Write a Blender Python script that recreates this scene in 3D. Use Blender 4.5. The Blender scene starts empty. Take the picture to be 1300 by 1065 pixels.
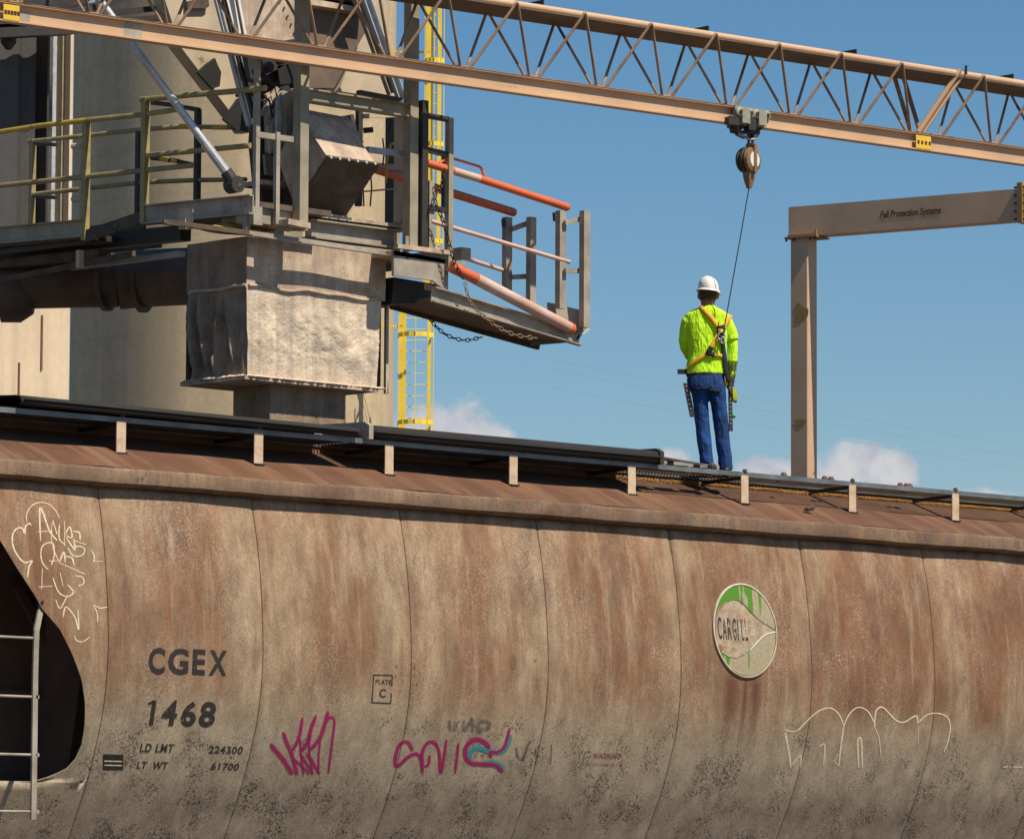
import bpy, bmesh, math, random
import numpy as np
from mathutils import Vector, Matrix
from mathutils.noise import noise as NZ

random.seed(7)
rng = np.random.default_rng(7)
S = bpy.context.scene
COL = S.collection
rad = math.radians

# ------------------------------------------------------------------ camera
FPX, CX, CY = 6000.0, 650.0, 532.5          # focal length and centre in pixels of the 1300 px wide photograph
PHI, ROLL, PITCH = rad(46.5), rad(-0.3), math.atan(565 / 6000.0)
_f = np.array([math.cos(PHI) * math.cos(PITCH), math.sin(PHI) * math.cos(PITCH), math.sin(PITCH)])
_r0 = np.array([math.sin(PHI), -math.cos(PHI), 0.0])
_u0 = np.cross(_r0, _f)
_r = math.cos(ROLL) * _r0 - math.sin(ROLL) * _u0
_u = math.cos(ROLL) * _u0 + math.sin(ROLL) * _r0
CAM = np.array([-32.97344537, -31.90322444, 0.73137184])
cd = bpy.data.cameras.new('camera'); cam = bpy.data.objects.new('camera', cd); COL.objects.link(cam)
cd.sensor_width = 36.0; cd.lens = 36.0 * FPX / 1300.0
cd.clip_start = 0.5; cd.clip_end = 6000
M = Matrix(((_r[0], _u[0], -_f[0], CAM[0]), (_r[1], _u[1], -_f[1], CAM[1]), (_r[2], _u[2], -_f[2], CAM[2]), (0, 0, 0, 1)))
cam.matrix_world = M
S.camera = cam

# ------------------------------------------------------------------ light
SUN_EL = rad(56)
sun_h = Vector((math.cos(rad(-81)), math.sin(rad(-81)), 0))
sun_dir = Vector((sun_h.x * math.cos(SUN_EL), sun_h.y * math.cos(SUN_EL), math.sin(SUN_EL)))
sd = bpy.data.lights.new('sun', 'SUN'); sun = bpy.data.objects.new('sun', sd); COL.objects.link(sun)
sd.energy = 5.0; sd.angle = rad(0.53); sd.color = (1.0, 0.90, 0.74)
sun.rotation_euler = sun_dir.to_track_quat('Z', 'Y').to_euler()

W = bpy.data.worlds.new('World'); S.world = W; W.use_nodes = True
wn = W.node_tree; wn.nodes.clear()
def WN(t, **k):
    n = wn.nodes.new(t)
    for a, b in k.items(): setattr(n, a, b)
    return n
sky = WN('ShaderNodeTexSky', sky_type='NISHITA', sun_disc=False)
sky.sun_elevation = SUN_EL
sky.sun_rotation = math.atan2(sun_h.x, sun_h.y)
sky.air_density = 1.0; sky.dust_density = 0.35; sky.ozone_density = 3.0; sky.altitude = 300
bg = WN('ShaderNodeBackground'); bg.inputs['Strength'].default_value = 0.074
wout = WN('ShaderNodeOutputWorld')
hs = WN('ShaderNodeHueSaturation'); hs.inputs['Saturation'].default_value = 1.30; hs.inputs['Hue'].default_value = 0.499
wn.links.new(sky.outputs[0], hs.inputs['Color'])
# low cumulus: soft puffs of cloud near the horizon, all round the sky
tc = WN('ShaderNodeTexCoord')
last = hs.outputs[0]
def ray(px, py): return _f + _r * (px - CX) / FPX - _u * (py - CY) / FPX
nz = WN('ShaderNodeTexNoise'); nz.inputs['Scale'].default_value = 95; nz.inputs['Detail'].default_value = 7; nz.inputs['Roughness'].default_value = 0.62
wn.links.new(tc.outputs['Generated'], nz.inputs['Vector'])
puffs = []
for px, py, rpx, hgt in ((570, 545, 62, 46), (610, 560, 45, 25), (1095, 605, 62, 50), (1060, 612, 40, 30), (1130, 600, 40, 34), (975, 600, 42, 20), (850, 582, 22, 16),
                    (540, 560, 60, 30), (-300, 640, 160, 60), (-700, 600, 200, 70), (1700, 640, 180, 60), (2200, 600, 200, 90), (1250, 640, 60, 22), (3200, 700, 300, 120), (-1600, 700, 300, 110)):
    d = ray(px, py); d = d / np.linalg.norm(d)
    puffs.append((d, rpx / FPX, hgt / FPX))
for k in range(26):
    a = rng.uniform(0, 2 * math.pi); e = rng.uniform(0.03, 0.12)
    if abs((a - PHI + math.pi) % (2 * math.pi) - math.pi) < 0.75: continue
    puffs.append((np.array([math.cos(a) * math.cos(e), math.sin(a) * math.cos(e), math.sin(e)]), rng.uniform(.05, .12), rng.uniform(.015, .035)))
acc = None
for d, rw, rh in puffs:
    sub = WN('ShaderNodeVectorMath', operation='SUBTRACT'); sub.inputs[1].default_value = tuple(d)
    wn.links.new(tc.outputs['Generated'], sub.inputs[0])
    mul = WN('ShaderNodeVectorMath', operation='MULTIPLY'); mul.inputs[1].default_value = (1 / rw, 1 / rw, 1 / rh)
    wn.links.new(sub.outputs[0], mul.inputs[0])
    ln = WN('ShaderNodeVectorMath', operation='LENGTH'); wn.links.new(mul.outputs[0], ln.inputs[0])
    if acc is None: acc = ln.outputs['Value']
    else:
        mn = WN('ShaderNodeMath', operation='SMOOTH_MIN'); mn.inputs[2].default_value = 0.35
        wn.links.new(acc, mn.inputs[0]); wn.links.new(ln.outputs['Value'], mn.inputs[1]); acc = mn.outputs[0]
ns = WN('ShaderNodeMath', operation='MULTIPLY_ADD'); ns.inputs[1].default_value = 1.9; ns.inputs[2].default_value = -0.95
wn.links.new(nz.outputs['Fac'], ns.inputs[0])
ad = WN('ShaderNodeMath', operation='ADD'); wn.links.new(acc, ad.inputs[0]); wn.links.new(ns.outputs[0], ad.inputs[1])
mr = WN('ShaderNodeMapRange', interpolation_type='SMOOTHSTEP')
mr.inputs['From Min'].default_value = 1.15; mr.inputs['From Max'].default_value = 0.55; mr.inputs['To Max'].default_value = 0.8
wn.links.new(ad.outputs[0], mr.inputs['Value'])
cm = WN('ShaderNodeMixRGB')
nz2 = WN('ShaderNodeTexNoise'); nz2.inputs['Scale'].default_value = 150; nz2.inputs['Detail'].default_value = 6
wn.links.new(tc.outputs['Generated'], nz2.inputs['Vector'])
cr2 = WN('ShaderNodeMapRange'); cr2.inputs['From Min'].default_value = .38; cr2.inputs['From Max'].default_value = .62; wn.links.new(nz2.outputs['Fac'], cr2.inputs['Value'])
cc2 = WN('ShaderNodeMixRGB'); cc2.inputs['Color1'].default_value = (5.9, 5.7, 6.4, 1); cc2.inputs['Color2'].default_value = (8.0, 7.6, 7.6, 1)
wn.links.new(cr2.outputs[0], cc2.inputs['Fac']); wn.links.new(cc2.outputs[0], cm.inputs['Color2'])
wn.links.new(mr.outputs[0], cm.inputs['Fac']); wn.links.new(last, cm.inputs['Color1'])
wn.links.new(cm.outputs[0], bg.inputs['Color']); wn.links.new(bg.outputs[0], wout.inputs['Surface'])

S.view_settings.view_transform = 'Standard'; S.view_settings.look = 'None'
S.view_settings.exposure = 0.24; S.view_settings.gamma = 1.0; S.view_settings.use_curve_mapping = False
S.render.engine = 'CYCLES'

# ------------------------------------------------------------------ measuring helpers: a sight line meets a plane of the place
def at(px, py, x=None, y=None, z=None):
    d = ray(px, py)
    ax, v = (0, x) if x is not None else (1, y) if y is not None else (2, z)
    return Vector(CAM + d * ((v - CAM[ax]) / d[ax]))
def far(px, py, depth): return Vector(CAM + ray(px, py) * depth)
def on_plane(px, py, P0, n):
    d = ray(px, py); return Vector(CAM + d * (((np.array(P0) - CAM) @ np.array(n)) / (d @ np.array(n))))

# ------------------------------------------------------------------ materials
MATS = {}
def mat(name, c, c2=None, rough=0.6, metal=0.0, scale=6.0, grain=90.0, bump=0.15, rust=None, rust_amt=0.0, rust_scale=3.0, streak=None, streak_amt=0.0, speck=0.12, sdir=(9, 9, .5)):
    if name in MATS: return MATS[name]
    m = bpy.data.materials.new(name); m.use_nodes = True; MATS[name] = m
    t = m.node_tree; N = t.nodes; L = t.links; b = N['Principled BSDF']
    b.inputs['Roughness'].default_value = rough; b.inputs['Metallic'].default_value = metal
    g = N.new('ShaderNodeNewGeometry')
    def noise(sc, det=5, stretch=None, ro=.6):
        n = N.new('ShaderNodeTexNoise'); n.inputs['Scale'].default_value = sc; n.inputs['Detail'].default_value = det; n.inputs['Roughness'].default_value = ro
        if stretch:
            mp = N.new('ShaderNodeMapping'); mp.inputs['Scale'].default_value = stretch; L.new(g.outputs['Position'], mp.inputs['Vector']); L.new(mp.outputs[0], n.inputs['Vector'])
        else: L.new(g.outputs['Position'], n.inputs['Vector'])
        return n.outputs['Fac']
    def ramp(v, a, b_):
        r = N.new('ShaderNodeMapRange'); r.inputs['From Min'].default_value = a; r.inputs['From Max'].default_value = b_; L.new(v, r.inputs['Value']); return r.outputs[0]
    def mix(fac, a, b_, mode='MIX'):
        x = N.new('ShaderNodeMixRGB'); x.blend_type = mode
        if isinstance(fac, float): x.inputs[0].default_value = fac
        else: L.new(fac, x.inputs[0])
        for i, q in ((1, a), (2, b_)):
            if isinstance(q, tuple): x.inputs[i].default_value = q + (1,) if len(q) == 3 else q
            else: L.new(q, x.inputs[i])
        return x.outputs[0]
    c2 = c2 or tuple(v * .75 for v in c)
    col = mix(ramp(noise(scale), .35, .68), c, c2)
    if streak: col = mix(ramp(noise(1.0, 4, sdir), 1 - streak_amt - .2, 1 - streak_amt + .12), col, streak)
    if rust: col = mix(ramp(noise(rust_scale, 8, None, .7), .75 - rust_amt * .5, .8 - rust_amt * .5), col, rust)
    gr = noise(grain, 3)
    k = N.new('ShaderNodeMath'); k.operation = 'MULTIPLY_ADD'; k.inputs[1].default_value = speck * 4; k.inputs[2].default_value = 1 - speck * 2; L.new(gr, k.inputs[0])
    cr = N.new('ShaderNodeCombineColor'); [L.new(k.outputs[0], cr.inputs[i]) for i in range(3)]
    col = mix(1.0, col, cr.outputs[0], 'MULTIPLY')
    L.new(col, b.inputs['Base Color'])
    bp = N.new('ShaderNodeBump'); bp.inputs['Strength'].default_value = bump; bp.inputs['Distance'].default_value = .01
    L.new(gr, bp.inputs['Height']); L.new(bp.outputs[0], b.inputs['Normal'])
    m['io'] = 1
    return m
RUST = (.17, .075, .035); DRUST = (.06, .03, .018)
m_tan = mat('weathered tan paint', (.60, .39, .235), (.50, .325, .195), rough=.55, rust=RUST, rust_amt=.16, scale=2, speck=.06)
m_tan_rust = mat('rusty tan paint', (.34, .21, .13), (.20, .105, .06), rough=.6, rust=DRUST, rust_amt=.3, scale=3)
m_under = mat('dark brown chord plate', (.17, .11, .07), (.10, .065, .04), rough=.7, scale=3)  # darker brown than the other girder paint
m_galv = mat('dusty galvanised steel', (.40, .35, .28), (.25, .215, .17), rough=.6, metal=.1, scale=5, rust=(.2, .13, .09), rust_amt=.18)
m_green = mat('grey green structural steel', (.36, .31, .215), (.24, .21, .145), rough=.6, scale=4, rust=(.14, .09, .05), rust_amt=.18)
m_dust = mat('dust caked steel', (.62, .49, .36), (.36, .26, .18), rough=.85, scale=7, bump=.5, rust=(.24, .15, .10), rust_amt=.25, streak=(.30, .23, .19), streak_amt=.35)
m_dustdark = mat('dark dusty steel', (.13, .09, .06), (.05, .036, .026), rough=.8, scale=5, bump=.5, rust=(.2, .12, .07), rust_amt=.2)
m_black = mat('black rubber', (.014, .013, .013), (.022, .02, .018), rough=.55, scale=8)
m_cover = mat('black hatch cover', (.008, .007, .006), (.014, .012, .011), rough=.8, scale=3, speck=.1)
m_darksteel = mat('dark steel', (.045, .036, .030), (.026, .021, .018), rough=.55, scale=6, rust=(.1, .05, .03), rust_amt=.2)
m_pipe = mat('brown dusty pipe paint', (.18, .125, .09), (.10, .07, .052), rough=.7, scale=3, streak=(.2, .15, .11), streak_amt=.25)
m_silver = mat('silver paint', (.6, .62, .65), (.42, .43, .45), rough=.4, metal=.5, scale=9, rust=(.3, .25, .2), rust_amt=.15)
m_pale = mat('pale blue grey steel', (.52, .55, .58), (.35, .38, .41), rough=.5, metal=.2, scale=6)
m_olive = mat('olive yellow rail paint', (.38, .30, .11), (.22, .175, .08), rough=.55, scale=6, rust=(.36, .27, .05), rust_amt=.22)
m_yellow = mat('yellow rail paint', (.62, .40, .04), (.45, .29, .04), rough=.5, scale=9, rust=(.14, .12, .07), rust_amt=.2)
m_ladder = mat('bright yellow ladder paint', (.92, .68, .06), (.82, .58, .05), rough=.5, scale=2)
m_orange = mat('orange rail paint', (.72, .15, .05), (.55, .12, .055), rough=.45, scale=5, rust=(.28, .17, .13), rust_amt=.22)
m_pinkpipe = mat('faded pink pipe', (.62, .45, .38), (.52, .30, .23), rough=.55, scale=4, rust=(.35, .2, .15), rust_amt=.2)
m_concrete = mat('silo concrete', (.57, .45, .29), (.48, .375, .24), rough=.9, scale=.7, grain=7, bump=.3, streak=(.44, .345, .215), streak_amt=.42, speck=.10, sdir=(2.2, 2.2, .12))
m_wallc = mat('pale concrete wall', (.70, .55, .38), (.61, .475, .325), rough=.9, scale=.5, grain=6, streak=(.45, .355, .25), streak_amt=.32, speck=.06, sdir=(2.5, 2.5, .1))
m_siding = mat('shade darkened grey siding', (.065, .062, .058), (.05, .048, .045), rough=.6, scale=1, grain=9)  # colour darkened to hold the shade over the siding
m_duct = mat('beige duct paint', (.56, .46, .32), (.42, .34, .235), rough=.65, scale=3, rust=(.2, .15, .1), rust_amt=.18)
m_corn = mat('corn grain', (.80, .46, .08), (.65, .34, .05), rough=.8, scale=60, grain=200, bump=1)
m_white = mat('white paint', (.78, .77, .73), (.70, .68, .64), rough=.4, speck=.03)
m_chain = mat('dark chain', (.05, .04, .035), rough=.5, metal=.5)
m_rchain = mat('rusty chain', (.3, .2, .13), rough=.7)
m_label = mat('yellow label', (.75, .50, .04), (.7, .45, .04), rough=.5)
m_maroon = mat('maroon lettering', (.11, .012, .014), rough=.5)
m_tgrey = mat('grey green trolley paint', (.33, .33, .25), (.22, .22, .17), rough=.6, scale=20)
m_brass = mat('worn bronze housing', (.28, .16, .07), (.15, .09, .045), rough=.5, scale=25)
m_ground = mat('gravel ballast', (.13, .105, .08), (.08, .065, .05), rough=.95, scale=1.2, grain=25, bump=1)
m_wood = mat('tie timber', (.07, .05, .035), rough=.9)
m_railsteel = mat('rail steel', (.12, .07, .045), rough=.5, metal=.5)
m_ivory = mat('end cage dark brown', (.15, .085, .052), (.07, .04, .026), rough=.8, scale=2, rust=(.05, .028, .017), rust_amt=.2)
m_edge = mat('galvanised edge bar', (.19, .22, .235), (.10, .115, .12), rough=.5, metal=.3, scale=4)
m_grate = mat('rusty grating', (.09, .055, .035), (.05, .035, .025), rough=.8)
m_roof = mat('rusty roof steel', (.145, .062, .029), (.08, .033, .016), rough=.75, scale=1.3, bump=.3, rust=(.33, .22, .15), rust_amt=.08, rust_scale=9, streak=(.21, .115, .062), streak_amt=.34, sdir=(5, .6, .6))
m_roofin = mat('dark inner roof steel', (.17, .088, .05), (.11, .055, .032), rough=.85, scale=3)
m_eave = mat('rusty eave steel', (.235, .15, .088), (.095, .047, .024), rough=.8, scale=2.2, bump=.4, rust=(.10, .07, .05), rust_amt=.34, rust_scale=7, speck=.3, grain=60, streak=(.12, .08, .055), streak_amt=.4, sdir=(14, 3, 1.5))
m_strap = mat('strap bracket paint', (.62, .48, .34), (.46, .32, .21), rough=.7, scale=12)

SEAMX = [x - .07 for x in (-8.735, -7.075, -5.39, -3.745, -2.06, -.31, 1.43, 3.1)]
def car_paint():
    m = bpy.data.materials.new('weathered rail car paint'); m.use_nodes = True
    t = m.node_tree; N = t.nodes; L = t.links; b = N['Principled BSDF']; b.inputs['Roughness'].default_value = .72
    g = N.new('ShaderNodeNewGeometry'); sp = N.new('ShaderNodeSeparateXYZ'); L.new(g.outputs['Position'], sp.inputs[0])
    def noise(sc, det=5, stretch=(1, 1, 1), off=(0, 0, 0), ro=.6):
        mp = N.new('ShaderNodeMapping'); mp.inputs['Scale'].default_value = stretch; mp.inputs['Location'].default_value = off
        L.new(g.outputs['Position'], mp.inputs['Vector'])
        n = N.new('ShaderNodeTexNoise'); n.inputs['Scale'].default_value = sc; n.inputs['Detail'].default_value = det; n.inputs['Roughness'].default_value = ro
        L.new(mp.outputs[0], n.inputs['Vector']); return n.outputs['Fac']
    def rmp(v, a, b_, c=0., d=1.):
        r = N.new('ShaderNodeMapRange'); r.inputs['From Min'].default_value = a; r.inputs['From Max'].default_value = b_
        r.inputs['To Min'].default_value = c; r.inputs['To Max'].default_value = d; L.new(v, r.inputs['Value']); return r.outputs[0]
    def mth(op, a, b_):
        x = N.new('ShaderNodeMath'); x.operation = op
        for i, q in ((0, a), (1, b_)):
            if isinstance(q, (int, float)): x.inputs[i].default_value = q
            else: L.new(q, x.inputs[i])
        return x.outputs[0]
    def mix(fac, a, b_, mode='MIX'):
        x = N.new('ShaderNodeMixRGB'); x.blend_type = mode
        if isinstance(fac, float): x.inputs[0].default_value = fac
        else: L.new(fac, x.inputs[0])
        for i, q in ((1, a), (2, b_)):
            if isinstance(q, tuple): x.inputs[i].default_value = q + (1,)
            else: L.new(q, x.inputs[i])
        return x.outputs[0]
    X, Z = sp.outputs['X'], sp.outputs['Z']
    base = mix(rmp(noise(1.3, 5, (1, 1, .5)), .35, .65), (.375, .28, .182), (.28, .19, .115))
    dmin = None
    for xs_ in SEAMX:
        q = mth('ABSOLUTE', mth('SUBTRACT', X, xs_), 0); dmin = q if dmin is None else mth('MINIMUM', dmin, q)
    centre = rmp(mth('ADD', dmin, mth('MULTIPLY', mth('SUBTRACT', noise(1.4, 4, (1, 1, .5), (1, 4, 2)), .5), .55)), .10, .58)
    low = rmp(mth('ADD', Z, mth('MULTIPLY', noise(2.0, 4, (1, 1, .3), (4, 4, 4)), .6)), 2.05, 2.75)
    high = rmp(Z, 3.85, 3.45)
    right = rmp(X, -6.5, .5, 0, 1)
    wash = noise(1.0, 6, (1.7, 1.7, .5), (3, 0, 1), .62)
    w = mth('MULTIPLY', mth('ADD', mth('MULTIPLY', centre, .85), mth('MULTIPLY', right, .62)), rmp(wash, .33, .55))
    w = mth('MINIMUM', mth('MULTIPLY', w, low), 1)
    base = mix(mth('MULTIPLY', w, .88), base, (.180, .080, .036))
    dk = mth('MULTIPLY', rmp(noise(1.5, 6, (1, 1, .6), (5, 5, 5), .65), .50, .68), mth('MULTIPLY', low, high))
    base = mix(mth('MULTIPLY', dk, .72), base, (.115, .058, .031))
    s0 = noise(1.0, 5, (4.5, 4.5, .28), (0, 6, 0), .62)
    base = mix(mth('MULTIPLY', mth('MULTIPLY', rmp(s0, .48, .66), low), .75), base, (.185, .082, .036))
    s1 = noise(1.0, 5, (13, 13, .55), (0, 2, 0), .7)
    base = mix(mth('MULTIPLY', mth('MULTIPLY', rmp(s1, .52, .72), low), .50), base, (.15, .066, .031))
    s2 = noise(1.0, 5, (6, 6, .35), (9, 2, 4), .65)
    base = mix(mth('MULTIPLY', rmp(s2, .54, .70), .48), base, (.44, .34, .235))
    dl = None
    for k_, xs_ in enumerate(SEAMX):
        q = mth('ABSOLUTE', mth('SUBTRACT', mth('ADD', X, mth('MULTIPLY', mth('SUBTRACT', noise(2.0, 4, (1, 1, .7), (k_, 0, 0)), .5), .06)), xs_ + .02), 0); dl = q if dl is None else mth('MINIMUM', dl, q)
    base = mix(mth('MULTIPLY', rmp(dl, .05, .0), mth('MULTIPLY', rmp(noise(1.7, 4, (1, 1, .8), (2, 0, 6)), .35, .6), .75)), base, (.185, .095, .05))
    band = mth('MULTIPLY', rmp(Z, 3.35, 3.75), rmp(noise(2.2, 4, (1, 1, .4), (1, 7, 3)), .45, .6))
    base = mix(mth('MULTIPLY', band, .5), base, (.36, .215, .12))
    # salt-and-pepper bloom of bare primer high on the panels
    salt = mth('MULTIPLY', rmp(noise(70, 3, (1, 1, 1), (0, 0, 0), .8), .50, .62), rmp(noise(1.8, 4, (1, 1, .7), (9, 9, 9)), .42, .62))
    base = mix(mth('MULTIPLY', salt, .45), base, (.56, .47, .36))
    # dirt-grey skirt of road spray low down
    skirt = rmp(mth('ADD', Z, mth('MULTIPLY', noise(2.0, 4), .5)), 2.45, 2.0)
    base = mix(mth('MULTIPLY', skirt, .75), base, (.385, .325, .24))
    # fine mottling
    fine = noise(55, 3, (1, 1, .8), (0, 0, 0), .7)
    base = mix(rmp(fine, .35, .65), mix(1.0, base, (.82, .82, .82), 'MULTIPLY'), mix(1.0, base, (1.14, 1.14, 1.13), 'MULTIPLY'))
    med = noise(5.5, 6, (1, 1, .45), (8, 3, 0), .68)
    base = mix(rmp(med, .36, .64), mix(1.0, base, (.80, .77, .74), 'MULTIPLY'), mix(1.0, base, (1.12, 1.11, 1.10), 'MULTIPLY'))
    fine2 = noise(14, 5, (1, 1, .5), (4, 0, 0), .7)
    base = mix(rmp(fine2, .3, .7), mix(1.0, base, (.86, .85, .84), 'MULTIPLY'), mix(1.0, base, (1.1, 1.1, 1.1), 'MULTIPLY'))
    # dark pits where the paint has blistered off, denser lower down
    v = N.new('ShaderNodeTexVoronoi'); v.inputs['Scale'].default_value = 58; v.inputs['Randomness'].default_value = 1
    mp = N.new('ShaderNodeMapping'); mp.inputs['Scale'].default_value = (1, 1, .75); L.new(g.outputs['Position'], mp.inputs['Vector'])
    wob = N.new('ShaderNodeMixRGB'); wob.blend_type = 'LINEAR_LIGHT'; wob.inputs[0].default_value = .035
    nn = N.new('ShaderNodeTexNoise'); nn.inputs['Scale'].default_value = 40; L.new(g.outputs['Position'], nn.inputs['Vector'])
    L.new(mp.outputs[0], wob.inputs[1]); L.new(nn.outputs['Color'], wob.inputs[2]); L.new(wob.outputs[0], v.inputs['Vector'])
    dens = mth('MULTIPLY', rmp(mth('ADD', Z, mth('MULTIPLY', noise(1.6, 3), .9)), 2.85, 2.25), rmp(noise(3.1, 4, (1, 1, 1), (2, 2, 8)), .36, .62))
    thr = mth('MULTIPLY', dens, .52)
    pit = rmp(mth('SUBTRACT', thr, v.outputs['Distance']), -.02, .03)
    cc = N.new('ShaderNodeSeparateColor'); L.new(v.outputs['Color'], cc.inputs[0])
    pit = mth('MULTIPLY', pit, rmp(cc.outputs[0], .2, .4))
    base = mix(mth('MULTIPLY', pit, .92), base, (.045, .032, .024))
    # rust runs below the round emblem
    for x0, wd in ((-1.50, .085), (-1.16, .10), (-1.30, .04)):
        dx = mth('ABSOLUTE', mth('SUBTRACT', X, x0), 0)
        wv = mth('ADD', dx, mth('MULTIPLY', mth('SUBTRACT', noise(3, 4, (1, 1, .5)), .5), .1))
        f_ = mth('MULTIPLY', rmp(wv, wd, 0.0), mth('MULTIPLY', rmp(Z, 2.52, 2.4), rmp(Z, 1.75, 2.3)))
        base = mix(mth('MULTIPLY', f_, 1.0), base, (.12, .045, .02))
    L.new(base, b.inputs['Base Color'])
    bp = N.new('ShaderNodeBump'); bp.inputs['Strength'].default_value = .35; bp.inputs['Distance'].default_value = .006
    L.new(fine, bp.inputs['Height'])
    bp2 = N.new('ShaderNodeBump'); bp2.inputs['Strength'].default_value = .5; bp2.inputs['Distance'].default_value = .05
    L.new(noise(1.6, 3, (1, 1, .45), (7, 1, 1)), bp2.inputs['Height']); L.new(bp.outputs[0], bp2.inputs['Normal'])
    L.new(bp2.outputs[0], b.inputs['Normal'])
    return m
m_car = car_paint()

def print_mat(name, c, worn=.3, rough=.6, scale=60, soft=.06):
    """flat paint print, worn through in spots (alpha)"""
    m = bpy.data.materials.new(name); m.use_nodes = True
    t = m.node_tree; N = t.nodes; L = t.links; b = N['Principled BSDF']; b.inputs['Roughness'].default_value = rough
    g = N.new('ShaderNodeNewGeometry'); n = N.new('ShaderNodeTexNoise'); n.inputs['Scale'].default_value = scale; n.inputs['Detail'].default_value = 5
    n.inputs['Roughness'].default_value = .7
    L.new(g.outputs['Position'], n.inputs['Vector'])
    b.inputs['Base Color'].default_value = c + (1,)
    r = N.new('ShaderNodeMapRange'); r.inputs['From Min'].default_value = .2 + worn * .6 - soft; r.inputs['From Max'].default_value = .2 + worn * .6 + soft
    r.inputs['To Min'].default_value = .0; r.inputs['To Max'].default_value = .9
    L.new(n.outputs['Fac'], r.inputs['Value']); L.new(r.outputs[0], b.inputs['Alpha'])
    return m
m_letter = print_mat('worn black stencil paint', (.022, .019, .018), .32)
m_letter2 = print_mat('faded black stencil paint', (.022, .019, .018), .30)
m_magenta = print_mat('magenta spray paint', (.36, .004, .11), .24, soft=.2)
m_teal = print_mat('teal spray paint', (.03, .30, .36), .32, soft=.2)
m_cream = print_mat('cream marker paint', (.80, .68, .47), .27, soft=.2)
m_greyspray = print_mat('faded grey spray paint', (.10, .10, .09), .52, soft=.2, scale=30)
def halo(name, c):
    m = print_mat(name, c, .5, scale=90, soft=.3); m.node_tree.nodes['Map Range'].inputs['To Max'].default_value = .38; return m
m_halo = halo('magenta overspray', (.30, .02, .10)); m_halo2 = halo('teal overspray', (.04, .22, .25))
m_red = print_mat('faded red stencil paint', (.22, .035, .035), .42)
m_seam = mat('seam weld', (.20, .12, .075), (.12, .07, .045), rough=.9)
m_seam_rust = mat('rusty seam weld', (.20, .10, .06), (.15, .08, .05), rough=.9)

# ------------------------------------------------------------------ mesh helpers
def tag(o, label=None, cat=None, group=None, kind=None):
    if label: o['label'] = label
    if cat: o['category'] = cat
    if group: o['group'] = group
    if kind: o['kind'] = kind
    return o
def thing(name, label, cat, loc, group=None):
    o = bpy.data.objects.new(name, None); COL.objects.link(o); o.location = loc; o.empty_display_size = .2
    return tag(o, label, cat, group)
SQ = [(-.5, -.5), (.5, -.5), (.5, .5), (-.5, .5)]
def circ(r, n=12, ry=None): return [(r * math.cos(2 * math.pi * i / n), (ry or r) * math.sin(2 * math.pi * i / n)) for i in range(n)]
def ibeam(w, h, t=.012, tw=.01): return [(-w/2, -h/2), (w/2, -h/2), (w/2, -h/2+t), (tw/2, -h/2+t), (tw/2, h/2-t), (w/2, h/2-t), (w/2, h/2), (-w/2, h/2), (-w/2, h/2-t), (-tw/2, h/2-t), (-tw/2, -h/2+t), (-w/2, -h/2+t)]
def angle(w, h, t=.01): return [(0, 0), (w, 0), (w, t), (t, t), (t, h), (0, h)]
def chan(w, h, t=.012): return [(0, -h/2), (w, -h/2), (w, -h/2+t), (t, -h/2+t), (t, h/2-t), (w, h/2-t), (w, h/2), (0, h/2)]
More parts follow.
